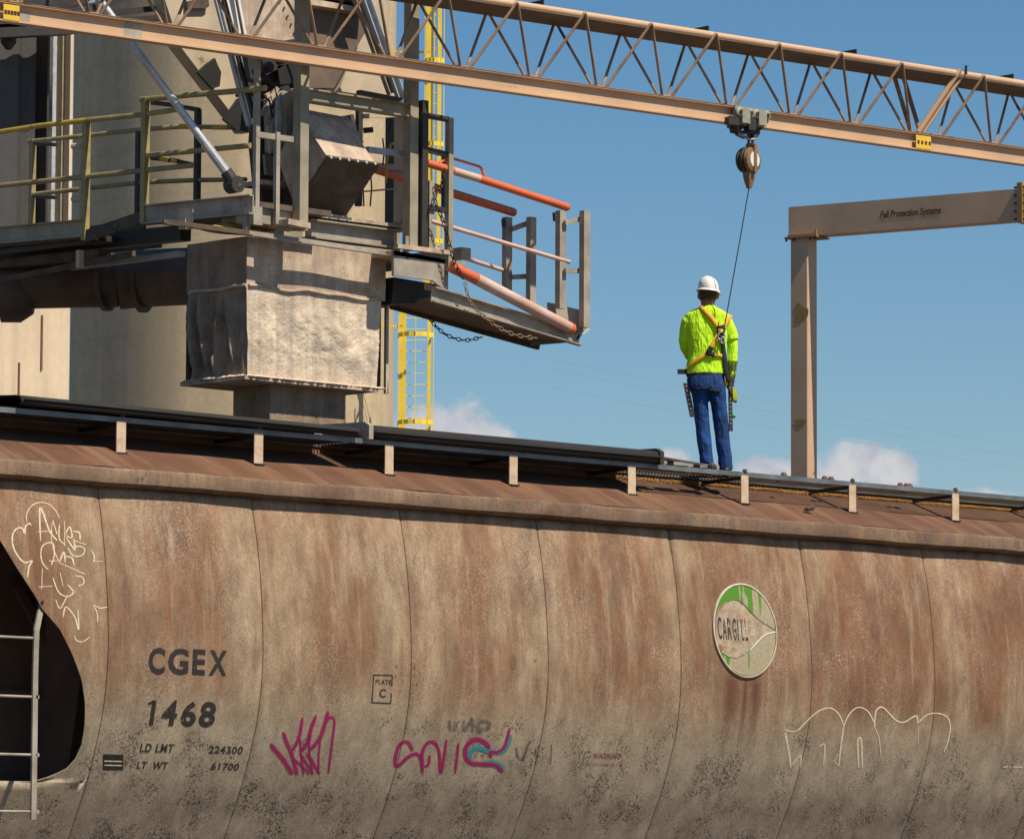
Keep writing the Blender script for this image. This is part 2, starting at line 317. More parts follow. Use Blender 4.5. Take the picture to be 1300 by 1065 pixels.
class MB:
    def __init__(s): s.v = []; s.f = []
    def add(s, vs, fs):
        o = len(s.v); s.v += [Vector(v) for v in vs]; s.f += [tuple(i + o for i in f) for f in fs]; return s
    def sweep(s, pts, sec, up=(0, 0, 1), scales=None, caps=True, closed=True):
        pts = [Vector(p) for p in pts]; n = len(sec); up = Vector(up); vs = []; fs = []
        for i, p in enumerate(pts):
            a = pts[max(i - 1, 0)]; b = pts[min(i + 1, len(pts) - 1)]; d = (b - a).normalized()
            if abs(d.dot(up)) > .999: up = Vector((0, 1, 0)) if abs(d.z) > .9 else Vector((0, 0, 1))
            sx = d.cross(up).normalized(); sy = sx.cross(d).normalized(); k = scales[i] if scales else 1
            for (a_, b_) in sec: vs.append(p + sx * a_ * k + sy * b_ * k)
        for i in range(len(pts) - 1):
            for j in range(n if closed else n - 1):
                q = (j + 1) % n; fs.append((i * n + j, i * n + q, (i + 1) * n + q, (i + 1) * n + j))
        if caps: fs.append(tuple(range(n - 1, -1, -1))); fs.append(tuple((len(pts) - 1) * n + j for j in range(n)))
        return s.add(vs, fs)
    def bar(s, a, b, w, h, up=(0, 0, 1)): return s.sweep([a, b], [(x * w, y * h) for x, y in SQ], up)
    def tube(s, pts, r, n=10, **k): return s.sweep(pts, circ(r, n), **k)
    def box(s, c, d, rz=0):
        c = Vector(c); R = Matrix.Rotation(rz, 3, 'Z')
        vs = [c + R @ Vector((x * d[0] / 2, y * d[1] / 2, z * d[2] / 2)) for x in (-1, 1) for y in (-1, 1) for z in (-1, 1)]
        return s.add(vs, [(0, 1, 3, 2), (4, 6, 7, 5), (0, 4, 5, 1), (2, 3, 7, 6), (0, 2, 6, 4), (1, 5, 7, 3)])
    def prism(s, pts, d):
        pts = [Vector(p) for p in pts]; d = Vector(d); n = len(pts)
        return s.add(pts + [p + d for p in pts], [tuple(range(n - 1, -1, -1)), tuple(range(n, 2 * n))] + [(i, (i + 1) % n, (i + 1) % n + n, i + n) for i in range(n)])
    def grid(s, rows):
        h = len(rows); w = len(rows[0]); return s.add([p for r in rows for p in r], [(i*w+j, i*w+j+1, (i+1)*w+j+1, (i+1)*w+j) for i in range(h-1) for j in range(w-1)])
    def lathe(s, c, axis, prof, n=20):
        """prof: (distance along axis, radius)"""
        c = Vector(c); ax = Vector(axis).normalized(); t = Vector((0, 0, 1)) if abs(ax.z) < .9 else Vector((1, 0, 0))
        e1 = ax.cross(t).normalized(); e2 = ax.cross(e1); vs = []
        for h, r in prof: vs += [c + ax * h + (e1 * math.cos(2*math.pi*i/n) + e2 * math.sin(2*math.pi*i/n)) * max(r, 1e-4) for i in range(n)]
        fs = [(i*n+j, i*n+(j+1) % n, (i+1)*n+(j+1) % n, (i+1)*n+j) for i in range(len(prof)-1) for j in range(n)]
        fs += [tuple(range(n-1, -1, -1)), tuple((len(prof)-1)*n+j for j in range(n))]
        return s.add(vs, fs)
    def build(s, name, m, parent=None, smooth=False, recalc=True):
        me = bpy.data.meshes.new(name)
        base = Vector((0, 0, 0)); q = parent
        while q is not None: base += q.location; q = q.parent
        top = parent is None
        if top and s.v:
            c = sum(s.v, Vector()) / len(s.v); zmin = min(v.z for v in s.v); base = Vector((c.x, c.y, zmin))
        me.from_pydata([tuple(v - base) for v in s.v], [], s.f)
        if recalc:
            bm = bmesh.new(); bm.from_mesh(me); bmesh.ops.recalc_face_normals(bm, faces=bm.faces); bm.to_mesh(me); bm.free()
        me.materials.append(m)
        o = bpy.data.objects.new(name, me); COL.objects.link(o)
        if top: o.location = base
        else: o.parent = parent
        if smooth:
            for p in me.polygons: p.use_smooth = True
            if smooth != 'all':
                me.set_sharp_from_angle(angle=rad(35))
        return o
def part(name, m, parent, fn, *a, smooth=False, **k):
    b = MB(); getattr(b, fn)(*a, **k); return b.build(name, m, parent, smooth)
def text_mesh(txt, size=1.0, shear=0.0, offset=0.0, spacing=1.0, xs=1.0):
    cu = bpy.data.curves.new('t', 'FONT'); cu.body = txt; cu.size = size; cu.shear = shear; cu.offset = offset; cu.space_character = spacing; cu.resolution_u = 3
    ob = bpy.data.objects.new('t', cu); COL.objects.link(ob)
    dg = bpy.context.evaluated_depsgraph_get(); me = bpy.data.meshes.new_from_object(ob.evaluated_get(dg))
    bm = bmesh.new(); bm.from_mesh(me); bmesh.ops.triangulate(bm, faces=bm.faces)
    vs = [(v.co.x * xs, v.co.y) for v in bm.verts]; fs = [tuple(v.index for v in f.verts) for f in bm.faces]; bm.free()
    bpy.data.objects.remove(ob); bpy.data.curves.remove(cu); bpy.data.meshes.remove(me)
    return vs, fs

# ================================================================== SETTING
b = MB(); rows = []
for r_ in np.linspace(-1, 1, 41):
    yy = math.copysign(abs(r_) ** 3, r_) * 3000
    rows.append([Vector((math.copysign(abs(c_) ** 3, c_) * 3000, yy, -.9 if yy < -4 else -.42)) for c_ in np.linspace(-1, 1, 41)])
b.grid(rows); g = b.build('ground', m_ground); tag(g, kind='structure')
b = MB(); b.prism([(-60, -2.6, -.85), (-60, -1.7, -.26), (-60, 1.7, -.26), (-60, 2.6, -.415)], (120, 0, 0))
tag(b.build('ballast_bed', m_ground), kind='structure')
for sy in (-.7525, .7525):
    b = MB(); b.sweep([(-60, sy, -.1), (60, sy, -.1)], [(-.07, -.08), (.07, -.08), (.07, -.065), (.012, -.05), (.012, .05), (.035, .06), (.035, .09), (-.035, .09), (-.035, .06), (-.012, .05), (-.012, -.05), (-.07, -.065)])
    tag(b.build('track_rail', m_railsteel), kind='structure')
b = MB()
for i in range(-60, 61): b.box((i * .55, 0, -.22), (.22, 2.5, .075))
tag(b.build('track_ties', m_wood), kind='structure')

# ---- silos (concrete, far behind)
def silo_mat(c, R):
    """the concrete with a broad darker band that runs down one side, and fainter ones"""
    m = m_concrete.copy(); t = m.node_tree; N = t.nodes; L = t.links; bb = N['Principled BSDF']
    src = bb.inputs['Base Color'].links[0].from_socket
    g_ = N.new('ShaderNodeNewGeometry'); sp = N.new('ShaderNodeSeparateXYZ'); L.new(g_.outputs['Position'], sp.inputs[0])
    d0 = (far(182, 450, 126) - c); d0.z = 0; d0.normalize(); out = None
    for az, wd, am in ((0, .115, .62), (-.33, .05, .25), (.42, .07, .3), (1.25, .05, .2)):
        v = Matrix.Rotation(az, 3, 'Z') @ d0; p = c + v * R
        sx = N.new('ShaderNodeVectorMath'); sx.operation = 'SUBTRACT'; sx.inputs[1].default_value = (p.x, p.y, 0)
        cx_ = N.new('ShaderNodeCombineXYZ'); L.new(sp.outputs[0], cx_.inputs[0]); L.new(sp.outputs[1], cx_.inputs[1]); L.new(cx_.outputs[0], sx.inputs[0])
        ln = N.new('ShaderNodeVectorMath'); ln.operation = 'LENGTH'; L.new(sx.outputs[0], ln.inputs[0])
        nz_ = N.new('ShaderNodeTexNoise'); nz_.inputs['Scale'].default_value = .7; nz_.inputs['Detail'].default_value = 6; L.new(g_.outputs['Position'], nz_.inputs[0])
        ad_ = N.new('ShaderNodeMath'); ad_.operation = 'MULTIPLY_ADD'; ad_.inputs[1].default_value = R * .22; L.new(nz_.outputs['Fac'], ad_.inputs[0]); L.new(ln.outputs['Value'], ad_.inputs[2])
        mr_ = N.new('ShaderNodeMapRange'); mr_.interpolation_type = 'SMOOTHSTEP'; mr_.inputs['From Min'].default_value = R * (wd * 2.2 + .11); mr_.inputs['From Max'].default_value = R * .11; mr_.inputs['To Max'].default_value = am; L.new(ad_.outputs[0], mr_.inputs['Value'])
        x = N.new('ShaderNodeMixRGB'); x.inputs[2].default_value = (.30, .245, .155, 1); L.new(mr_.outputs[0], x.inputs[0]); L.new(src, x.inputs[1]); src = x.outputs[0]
    zz_ = N.new('ShaderNodeMath'); zz_.operation = 'PINGPONG'; zz_.inputs[1].default_value = .62
    nw = N.new('ShaderNodeTexNoise'); nw.inputs['Scale'].default_value = .5; L.new(g_.outputs['Position'], nw.inputs[0])
    zw = N.new('ShaderNodeMath'); zw.operation = 'MULTIPLY_ADD'; zw.inputs[1].default_value = .12; L.new(nw.outputs['Fac'], zw.inputs[0]); L.new(sp.outputs[2], zw.inputs[2]); L.new(zw.outputs[0], zz_.inputs[0])
    lr = N.new('ShaderNodeMapRange'); lr.inputs['From Min'].default_value = .05; lr.inputs['From Max'].default_value = .0; lr.inputs['To Max'].default_value = .35; L.new(zz_.outputs[0], lr.inputs['Value'])
    x = N.new('ShaderNodeMixRGB'); x.inputs[2].default_value = (.34, .27, .17, 1); L.new(lr.outputs[0], x.inputs[0]); L.new(src, x.inputs[1]); src = x.outputs[0]
    pn = N.new('ShaderNodeTexNoise'); pn.inputs['Scale'].default_value = 1.6; pn.inputs['Detail'].default_value = 8; pn.inputs['Roughness'].default_value = .7; L.new(g_.outputs['Position'], pn.inputs[0])
    pr_ = N.new('ShaderNodeMapRange'); pr_.inputs['From Min'].default_value = .45; pr_.inputs['From Max'].default_value = .68; pr_.inputs['To Max'].default_value = .5; L.new(pn.outputs['Fac'], pr_.inputs['Value'])
    x = N.new('ShaderNodeMixRGB'); x.inputs[2].default_value = (.36, .285, .18, 1); L.new(pr_.outputs[0], x.inputs[0]); L.new(src, x.inputs[1]); src = x.outputs[0]
    L.new(src, bb.inputs['Base Color']); return m
def silo(px, rpx, depth, label):
    c = far(px, 700, depth); R = rpx / FPX * depth
    root = thing('grain_silo', label, 'silo', (c.x, c.y, -.4))
    b = MB(); prof = []
    n = 96; vs = []; zs = []; z = 0.
    while z < 42:
        zs.append((z, R)); z += 1.5
    b.lathe((c.x, c.y, -.4), (0, 0, 1), [(a, r) for a, r in zs], n)
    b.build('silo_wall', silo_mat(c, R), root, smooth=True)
    b = MB(); b.lathe((c.x, c.y, 41.7), (0, 0, 1), [(0, R * 1.03), (.4, R * 1.03), (1.8, .3)], 48); b.build('silo_roof', m_galv, root)
    return root
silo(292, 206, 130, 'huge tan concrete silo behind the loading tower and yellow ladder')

# ---- warehouse wall at far left
wr = thing('elevator_building', 'pale building with dark corrugated upper siding at the far left', 'building', at(40, 700, y=50))
yW = 50.
def wq(x0, y0, x1, y1, y, th, m, name, nm=None):
    a = at(x0, y0, y=y); c = at(x1, y1, y=y); z0, z1 = min(a.z, c.z), max(a.z, c.z)
    return part(name, m, wr, 'prism', [(a.x, y, z0), (c.x, y, z0), (c.x, y, z1), (a.x, y, z1)], (0, th, 0))
wq(-160, 1180, 95, -60, yW, 6, m_wallc, 'wall')
b = MB(); xa = at(-150, 200, y=yW - .5).x; xb = at(42, 200, y=yW - .5).x; zt = at(0, -40, y=yW).z; zb = at(0, 322, y=yW).z
n = int((xb - xa) / .16); pr = []
for i in range(n + 1): pr.append((xa + (xb - xa) * i / n, yW - .5 - (.06 if i % 4 in (1, 2) else 0)))
b.grid([[Vector((x, y, zt)) for x, y in pr], [Vector((x, y, zb)) for x, y in pr]]); b.build('corrugated_siding', m_siding, wr)
wq(-150, 322, 44, 330, yW - .55, .55, m_darksteel, 'siding_base')
wq(42, 318, 54, 20, yW - .12, .1, m_duct, 'pilaster'); wq(57, 318, 64, 20, yW - .9, .5, m_darksteel, 'pilaster')
wq(64, 318, 73, 20, yW - .35, .3, m_pale, 'pilaster'); wq(76, 318, 84, 0, yW - .3, .25, m_green, 'pilaster'); wq(86, 330, 94, 20, yW - .5, .45, m_wallc, 'pilaster')
for (x0, y0, x1, y1) in ((-60, 44, 92, 36), (-60, 30, 95, 26), (-60, 12, 120, -2)):
    a = at(x0, y0, y=yW - 1.6); c = at(x1, y1, y=yW - 1.6); part('shade_beam', m_darksteel, wr, 'bar', a, c, .5, .28)  # dark overhang bars added to throw shade on the wall
part('downpipe_bracket', m_darksteel, wr, 'lathe', at(11, 46, y=yW - 1.0), (0, 0, -1), [(0, .17), (.15, .17), (.3, .06)])
for (x, y0, y1) in ((53, 400, 470), (24, 460, 515)): wq(x, y0, x + 1, y1, yW - .03, .02, m_seam_rust, 'rust_crack')

# ---- yellow caged ladders on the silo
def ladder(x0, x1, xs, ytop, ybot, hoops, depth, label):
    L = thing('caged_ladder', label, 'ladder', far(x0, ybot, depth), 'yellow caged ladders on the silo')
    def V(px, w):
        a, c = far(px, ytop, depth), far(px, ybot, depth); a.x = c.x; a.y = c.y
        return a, c, w
    for px in (x0, x1):
        a, c, w = V(px, .07); part('stile', m_ladder, L, 'bar', a, c, .06, .19 if px == x0 else .10, up=tuple(_r0))
    fw = Vector((-_f[0], -_f[1], 0)).normalized(); rt = Vector(_r0)
    A, C, _ = V(x0, 0); B2, D2, _ = V(x1, 0)
    k = 0; z = C.z
    b = MB(); nr = 0
    while z < A.z and nr < 280:
        part('rung', m_ladder, L, 'tube', [Vector((C.x, C.y, z)), Vector((D2.x, D2.y, z))], .010, 5); z += .3; nr += 1
    cen = (C + D2) / 2; rr = (D2 - C).length / 2 + .12
    arc = lambda t: rt * (math.cos(t) * rr) + fw * (math.sin(t) * rr * 1.1)
    for hy in hoops:
        zz = far(x0, hy, depth).z
        pts = [Vector((cen.x, cen.y, zz)) + arc(t) for t in np.linspace(0, math.pi, 9)]
        part('cage_hoop', m_ladder, L, 'sweep', pts, [(x * .015, y * .12) for x, y in SQ])
    for t in np.linspace(0.05, math.pi - .05, 5):
        o = arc(t); p = Vector((cen.x, cen.y, 0)) + o
        part('cage_bar', m_ladder, L, 'bar', Vector((p.x, p.y, C.z)), Vector((p.x, p.y, A.z - .3)), .05, .02, up=tuple(rt))
    for hy in hoops[:1]:
        zz = far(x0, hy - 12, depth).z
        p = Vector((C.x, C.y, zz)); part('wall_bracket', m_ladder, L, 'bar', p, p - rt * 1.2, .06, .06)
    return L
ladder(507, 541, None, 380, 1000, (420, 533, 640, 745, 850, 950), 126, 'lower yellow caged ladder seen between the grain spout and the sky')
ladder(543, 556, None, -40, 402, (73, 181, 306, 395), 125.5, 'upper yellow caged ladder rising behind the tower column to the top edge')

# ================================================================== HOPPER CAR
PZ = np.array([.55, .95, 1.05, 1.4, 1.7, 1.95, 2.4, 2.85, 3.35, 3.80]); PY = np.array([-.95, -1.19, -1.24, -1.415, -1.53, -1.605, -1.665, -1.65, -1.59, -1.495])
_m = np.gradient(PY, PZ)
def prof(z):
    z = min(max(z, PZ[0]), PZ[-1]); i = min(int(np.searchsorted(PZ, z, 'right')) - 1, len(PZ) - 2); h = PZ[i+1] - PZ[i]; t = (z - PZ[i]) / h
    return (2*t**3-3*t*t+1)*PY[i] + (t**3-2*t*t+t)*h*_m[i] + (-2*t**3+3*t*t)*PY[i+1] + (t**3-t*t)*h*_m[i+1]
def on_side(px, py, off=0.0):
    y = -1.55
    for _ in range(8): p = at(px, py, y=y); y = surf(p.x, p.z) if 'surf' in globals() else prof(p.z)
    p = at(px, py, y=y - off); return p
seams = [x - .07 for x in (-8.735, -7.075, -5.39, -3.745, -2.06, -.31, 1.43, 3.1, 4.8, 6.4)]
CAR0, CAR1 = -11.3, 7.0
car = thing('hopper_car', 'rusty tan covered hopper rail car with graffiti and stencilled numbers filling the foreground', 'rail car', (0, 0, 0))
cutpx = [(-45, 628), (-20, 660), (0, 687), (20, 720), (45, 758), (52, 772), (75, 798), (92, 832), (103, 862), (107.5, 892), (107, 920), (103, 945), (95, 963), (84, 975), (66, 984), (40, 992)]
cp = [on_side(*p) for p in cutpx]; cz = [p.z for p in cp][::-1]; cxx = [p.x for p in cp][::-1]
def cut(z): return float(np.interp(z, cz, cxx))
zcut = cz[0]
zs = np.concatenate([np.linspace(.6, zcut - .001, 12), np.linspace(zcut, 3.80, 64)])
def surf(x, z):
    """outer face of the near side: panels pillow out a little between their joints"""
    k = int(np.searchsorted(seams, x)); xb = seams[min(k, len(seams) - 1)]; xa = seams[k - 1] if k > 0 else xb - 1.6
    u = min(max((x - xa) / (xb - xa), 0), 1); e = min(x - xa if k > 0 else 9, xb - x)
    return prof(z) + .009 * math.exp(-(e / .03) ** 2) - .009 * math.sin(math.pi * u) ** 2 - .005 * math.sin(z * 2.3 + xa * 5) * math.sin(math.pi * u)
def panel(xa, xb, sgn, cutend=False, name='side_panel'):
    b = MB(); rows = []
    for z in zs:
        x0 = xa
        if cutend: x0 = cut(z) if z >= zcut else CAR0 + .35
        row = []
        for u in (0, .006, .02, .04, .1, .25, .5, .75, .9, .96, .98, .994, 1):
            x = x0 + (xb - x0) * u
            row.append(Vector((x, -sgn * surf(x, z), z)))
        rows.append(row)
    b.grid(rows); o = b.build(name, m_car, car, smooth='all', recalc=False)
    md = o.modifiers.new('thickness', 'SOLIDIFY'); md.thickness = .006; md.offset = 0
    return o
for sgn in (-1, 1):
    panel(seams[0] - 1.6, seams[0] - .0035, sgn, True)
    for a, c in zip(seams[:-1], seams[1:]): panel(a + .0035, c - .0035, sgn)
# weld strips inside the joints
for i, x in enumerate(seams):
    b = MB(); rows = [[Vector((x + dx, prof(z) + .0125, z)) for dx in (-.03, .03)] for z in np.linspace(.6, 3.8, 40)]
    b.grid(rows); b.build('weld_seam', m_seam_rust if i == 0 else m_seam, car)
# roof sheets, eaves
def roof(sgn):
    s = -sgn
    xs = np.arange(CAR0, CAR1 + .01, .25)
    b = MB(); rows = []
    for (y, z) in ((-1.572, 3.9655), (-1.40, 4.045), (-1.2, 4.13), (-1.10, 4.17)):
        rows.append([Vector((x, -sgn * y, z + .004 * math.sin(x * 2.1) + .003 * math.sin(x * 5.3 + y * 9))) for x in xs])
    b.grid(rows); o = b.build('roof_sheet', m_roof, car, smooth=True)
    b = MB(); b.grid([[Vector((x, -sgn * y, z)) for x in (CAR0, CAR1)] for y, z in ((-1.11, 4.155), (-.9, 4.235), (-.66, 4.325), (-.64, 4.40))]); b.build('inner_roof_sheet', m_roofin, car)
    f_ = -1 if sgn < 0 else 1
    b = MB(); sec = [(-1.44, 3.79), (-1.50, 3.805), (-1.595, 3.832), (-1.603, 3.838), (-1.603, 3.94), (-1.595, 3.952), (-1.57, 3.966)]
    rows = [[Vector((x, -f_ * y, z + .0035 * math.sin(x * 3.1 + 1) + .002 * math.sin(x * 11))) for x in xs] for y, z in sec]
    b.grid(rows); b.build('eave', m_eave, car, smooth=True)
roof(-1); roof(1)
# trough hatch coaming and closed roof centre
part('roof_deck', m_darksteel, car, 'box', ((CAR0 + CAR1) / 2, 0, 4.36), (CAR1 - CAR0, 1.24, .05))
for sy in (-.5, .5): part('hatch_coaming', m_roof, car, 'box', ((CAR0 + CAR1) / 2, sy * .62, 4.40), (CAR1 - CAR0 - 1, .02, .16))
# walkway gratings with edge bars and strap brackets
for f_ in (-1, 1):
    b = MB(); b.sweep([(CAR0, f_ * 1.2, 4.405), (CAR1, f_ * 1.2, 4.405)], [(-.006, -.022), (.006, -.022), (.006, .022), (-.006, .022)]); b.build('walkway_edge_bar', m_edge, car)
    b = MB(); b.sweep([(CAR0, f_ * .66, 4.405), (CAR1, f_ * .66, 4.405)], [(-.006, -.022), (.006, -.022), (.006, .022), (-.006, .022)]); b.build('walkway_edge_bar', m_edge, car)
    b = MB(); x = CAR0
    while x < CAR1: b.box((x, f_ * .93, 4.412), (.011, .526, .02)); x += .042
    for k in range(1, 6): b.box(((CAR0 + CAR1) / 2, f_ * (.66 + k * .09), 4.397), (CAR1 - CAR0, .008, .008))
    tag(b.build('walkway_grating', m_grate, car), kind='stuff')
    for i in range(-7, 5):
        x = -.826 + 1.503 * i
        if x < CAR0 or x > CAR1: continue
        part('strap_bracket', m_strap, car, 'box', (x, f_ * 1.213, 4.263), (.098, .012, .262))
        part('strap_foot', m_darksteel, car, 'box', (x, f_ * 1.225, 4.124), (.10, .05, .012))
        part('support_arm', m_darksteel, car, 'bar', (x, f_ * 1.19, 4.372), (x, f_ * .66, 4.35), .05, .03)
        part('bracket_bolt', m_roof, car, 'lathe', (x + .02, f_ * 1.2, 4.427), (0, 0, 1), [(0, .022), (.02, .022), (.03, .012)], 8)
# opened black hatch covers lying over the near walkway
def cover(x0, x1, lift0, lift1):
    b = MB(); r = .055; rows = []
    for k, x in enumerate(np.linspace(x0, x1, 12)):
        l = lift0 + (lift1 - lift0) * k / 11
        sec = [(-1.245, 4.43), (-1.27, 4.455), (-1.27, 4.50), (-1.25, 4.535), (-1.20, 4.552), (-.9, 4.575), (-.66, 4.56), (-.645, 4.5), (-.66, 4.445)]
        if x1 < -5: sec = [(y, 4.43 + (z - 4.43) * .72) for y, z in sec]
        rows.append([Vector((x, y, z + l - (.0 if l == 0 else max(0, .04 * l / .06)))) for y, z in sec])
    b.grid(rows)
    o = b.build('hatch_cover', m_cover, car, smooth=True); md = o.modifiers.new('thickness', 'SOLIDIFY'); md.thickness = .008
    return o
c1 = cover(-5.60, -1.98, 0, 0); c2 = cover(-9.43, -5.72, .055, .0)
for x in (-5.6, -1.99):
    part('cover_end_band', m_galv if x < -3 else m_darksteel, c1, 'prism', [(x - .03, -1.28, 4.42), (x - .03, -1.28, 4.54), (x - .03, -1.22, 4.572), (x - .03, -.66, 4.585), (x - .03, -.66, 4.43)], (.05, 0, 0))
# slim long rod along the cover (catches light)
part('cover_stiffener', m_cover, c1, 'tube', [(-5.55, -1.28, 4.485), (-2.0, -1.28, 4.485)], .007, 8)
part('cover_stiffener', m_cover, c2, 'tube', [(-9.4, -1.28, 4.50), (-5.75, -1.28, 4.475)], .007, 8)
for x in (-1.9, -1.55, -1.2): part('hatch_hinge', m_galv, car, 'box', (x, -1.06, 4.462), (.26, .12, .03))
part('hatch_hinge', m_darksteel, car, 'tube', [(-1.9, -1.1, 4.50), (-1.1, -1.1, 4.455)], .022, 8)
part('hatch_handle', m_darksteel, car, 'lathe', (-1.18, -1.12, 4.44), (0, 0, 1), [(0, .05), (.03, .05), (.06, .02)], 10)
for px in (995, 1047, 1055, 1143, 1151, 1155):
    p = at(px, 604 + (px - 995) * .075, y=-1.0); part('hatch_latch', m_roof, car, 'lathe', (p.x, -1.0, 4.43), (0, 0, 1), [(0, .03), (.02, .035), (.05, .02)], 8)
# corn kernels scattered on the roof under the walkway
b = MB()
for k in range(2300):
    x = rng.uniform(-2.3, 3.8); y = -.66 - abs(rng.normal(0, .010 + .022 * (math.sin(x * 3.1) > .6)))
    z = 4.33 + (y + .66) * .38 + .008 + rng.uniform(0, .02); r_ = .006
    b.add([(x + r_, y, z), (x - r_, y + r_, z), (x, y - r_, z), (x, y, z + r_)], [(0, 1, 3), (1, 2, 3), (2, 0, 3), (0, 2, 1)])
o = b.build('corn_spill', m_corn); tag(o, 'thin line of yellow corn kernels spilled along the roof under the walkway', 'corn', kind='stuff')
b = MB(); b.lathe(at(1028, 645, y=-1.35), (1, -.5, .3), [(-.06, .005), (-.03, .026), (.03, .026), (.06, .005)], 10)
tag(b.build('corn_cob', m_dustdark), 'dark stub lying alone on the rusty roof slope near the post', 'debris')

# end cage at the left: slope sheet, posts, ladder
part('slope_sheet', m_ivory, car, 'prism', [(CAR0 + .1, 1.2, 3.7), (CAR0 + .1, -.35, 3.7), (-8.9, -.35, 1.3), (-8.9, 1.2, 1.3)], (0, 0, -.02))
part('end_web', m_ivory, car, 'prism', [(CAR0 + .1, -.62, 3.95), (-8.75, -.62, 3.9), (-8.75, -.62, .9), (-10.3, -.62, .9)], (0, .02, 0))
part('end_bulkhead', m_ivory, car, 'prism', [(-8.72, -1.5, 3.8), (-8.72, 1.5, 3.8), (-8.72, .95, 1.0), (-8.72, -.95, 1.0)], (.02, 0, 0))
part('end_brace', m_ivory, car, 'bar', at(20, 742, y=-.7), at(78, 850, y=-.7), .05, .08)
part('end_brace', m_ivory, car, 'bar', at(0, 878, y=-.68), at(105, 880, y=-.68), .05, .03)
part('end_sill', m_ivory, car, 'box', (-10.2, 0, .95), (2.4, 1.3, .3))
lad = MB()
S0 = at(44, 800, y=-1.64)
for dx in (0, -.45):
    pts = [at(53, 770, y=-1.61), at(51, 776, y=-1.64), at(46, 800, y=-1.66), at(44.5, 850, y=-1.66), at(43, 975, y=-1.66), at(42, 1040, y=-1.66)]
    pts = [p + Vector((dx, 0, 0)) for p in pts]
    part('ladder_stile', m_galv, car, 'sweep', pts, [(x * .05, y * .02) for x, y in SQ], up=(0, 1, 0))
for yy in (810, 884.5, 958, 1030):
    p = at(46, yy, y=-1.65); part('ladder_rung', m_galv, car, 'tube', [p, p + Vector((-.48, 0, 0))], .011, 8)
    part('rung_nut', m_galv, car, 'lathe', p, (0, -1, 0), [(0, .018), (.02, .018)], 8)
part('ladder_bolt', m_darksteel, car, 'lathe', on_side(53, 764, .0), (0, -1, 0), [(0, .014), (.015, .014)], 8)
# underside: bolster, wheels out of the frame but standing where they must
part('centre_sill', m_darksteel, car, 'box', (-2.1, 0, .62), (17.6, .4, .3))
for bx in (-9.2, 4.9):
    part('truck_bolster', m_darksteel, car, 'box', (bx, 0, .58), (.35, 2.0, .22))
    for dx in (-.9, .9):
        part('axle', m_darksteel, car, 'tube', [(bx + dx, -.75, .44), (bx + dx, .75, .44)], .08, 12)
        for sy in (-.75, .75): part('wheel', m_railsteel, car, 'lathe', (bx + dx, sy, .4505), (0, 1 if sy > 0 else -1, 0), [(-.09, .47), (-.05, .47), (-.05, .44), (.04, .4375), (.06, .40)], 32)
    for sy in (-1, 1): part('side_frame', m_darksteel, car, 'prism', [(bx - 1.1, sy * .98, .38), (bx - 1.1, sy * .98, .56), (bx - .5, sy * .98, .72), (bx + .5, sy * .98, .72), (bx + 1.1, sy * .98, .56), (bx + 1.1, sy * .98, .38), (bx + .4, sy * .98, .22), (bx - .4, sy * .98, .22)], (0, sy * -.1, 0))

# ---- lettering and graffiti laid on the curved side
def on_surface(verts2d, faces, off, name, m):
    b = MB(); b.add([Vector((x, surf(x, z) - off * .25 - .0045, z)) for x, z in verts2d], faces); return b.build(name, m, car, recalc=False)
def stencil(txt, x0, ybase, x1, ytop, m=m_letter, shear=0, name='stencil_lettering', offset=.02, off=.005):
    """lettering whose box runs from pixel (x0, ybase) to (x1, ytop) on the car side"""
    vs, fs = text_mesh(txt, 1.0, shear, offset, 1.12)
    xs_ = [v[0] for v in vs]; ys_ = [v[1] for v in vs]
    A = on_side(x0, ybase); B_ = on_side(x1, ybase); T = on_side(x0, ytop)
    w = B_.x - A.x; h = T.z - A.z
    bot = min(ys_); top = max(ys_)
    V = [(A.x + (x - min(xs_)) / (max(xs_) - min(xs_)) * w, A.z + (y - bot) / (top - bot) * h) for x, y in vs]
    return on_surface(V, fs, off, name, m)
stencil('C', 187, 855.5, 208, 821, offset=.035); stencil('G', 212, 856, 238, 822, offset=.035); stencil('E', 243, 856.3, 259.5, 823.5, offset=.035); stencil('X', 264, 857, 287, 824.5, offset=.035)
stencil('4', 202.5, 921, 222, 888, offset=.035); stencil('6', 227, 922, 246.5, 889, offset=.035); stencil('8', 250, 922.7, 270.5, 889.5, offset=.035)
stencil('LD LMT', 176.5, 954.2, 219, 943, m_letter2, offset=.03); stencil('224300', 263.5, 956, 307, 946, m_letter2, offset=.03)
stencil('LT  WT', 172.5, 975.5, 211.5, 966, m_letter2, offset=.03); stencil('61700', 266.5, 977, 302, 967.5, m_letter2, offset=.03)
stencil('PLATE', 476, 868, 496, 862, m_letter2, offset=.02); stencil('C', 480.5, 885, 489, 874, m_letter, offset=.02)
stencil('WARNING', 752, 962, 787, 955, m_red, shear=.0, offset=.03); stencil('DO NOT HUMP OR RAM', 744, 971.5, 789, 968, m_red, offset=.01)
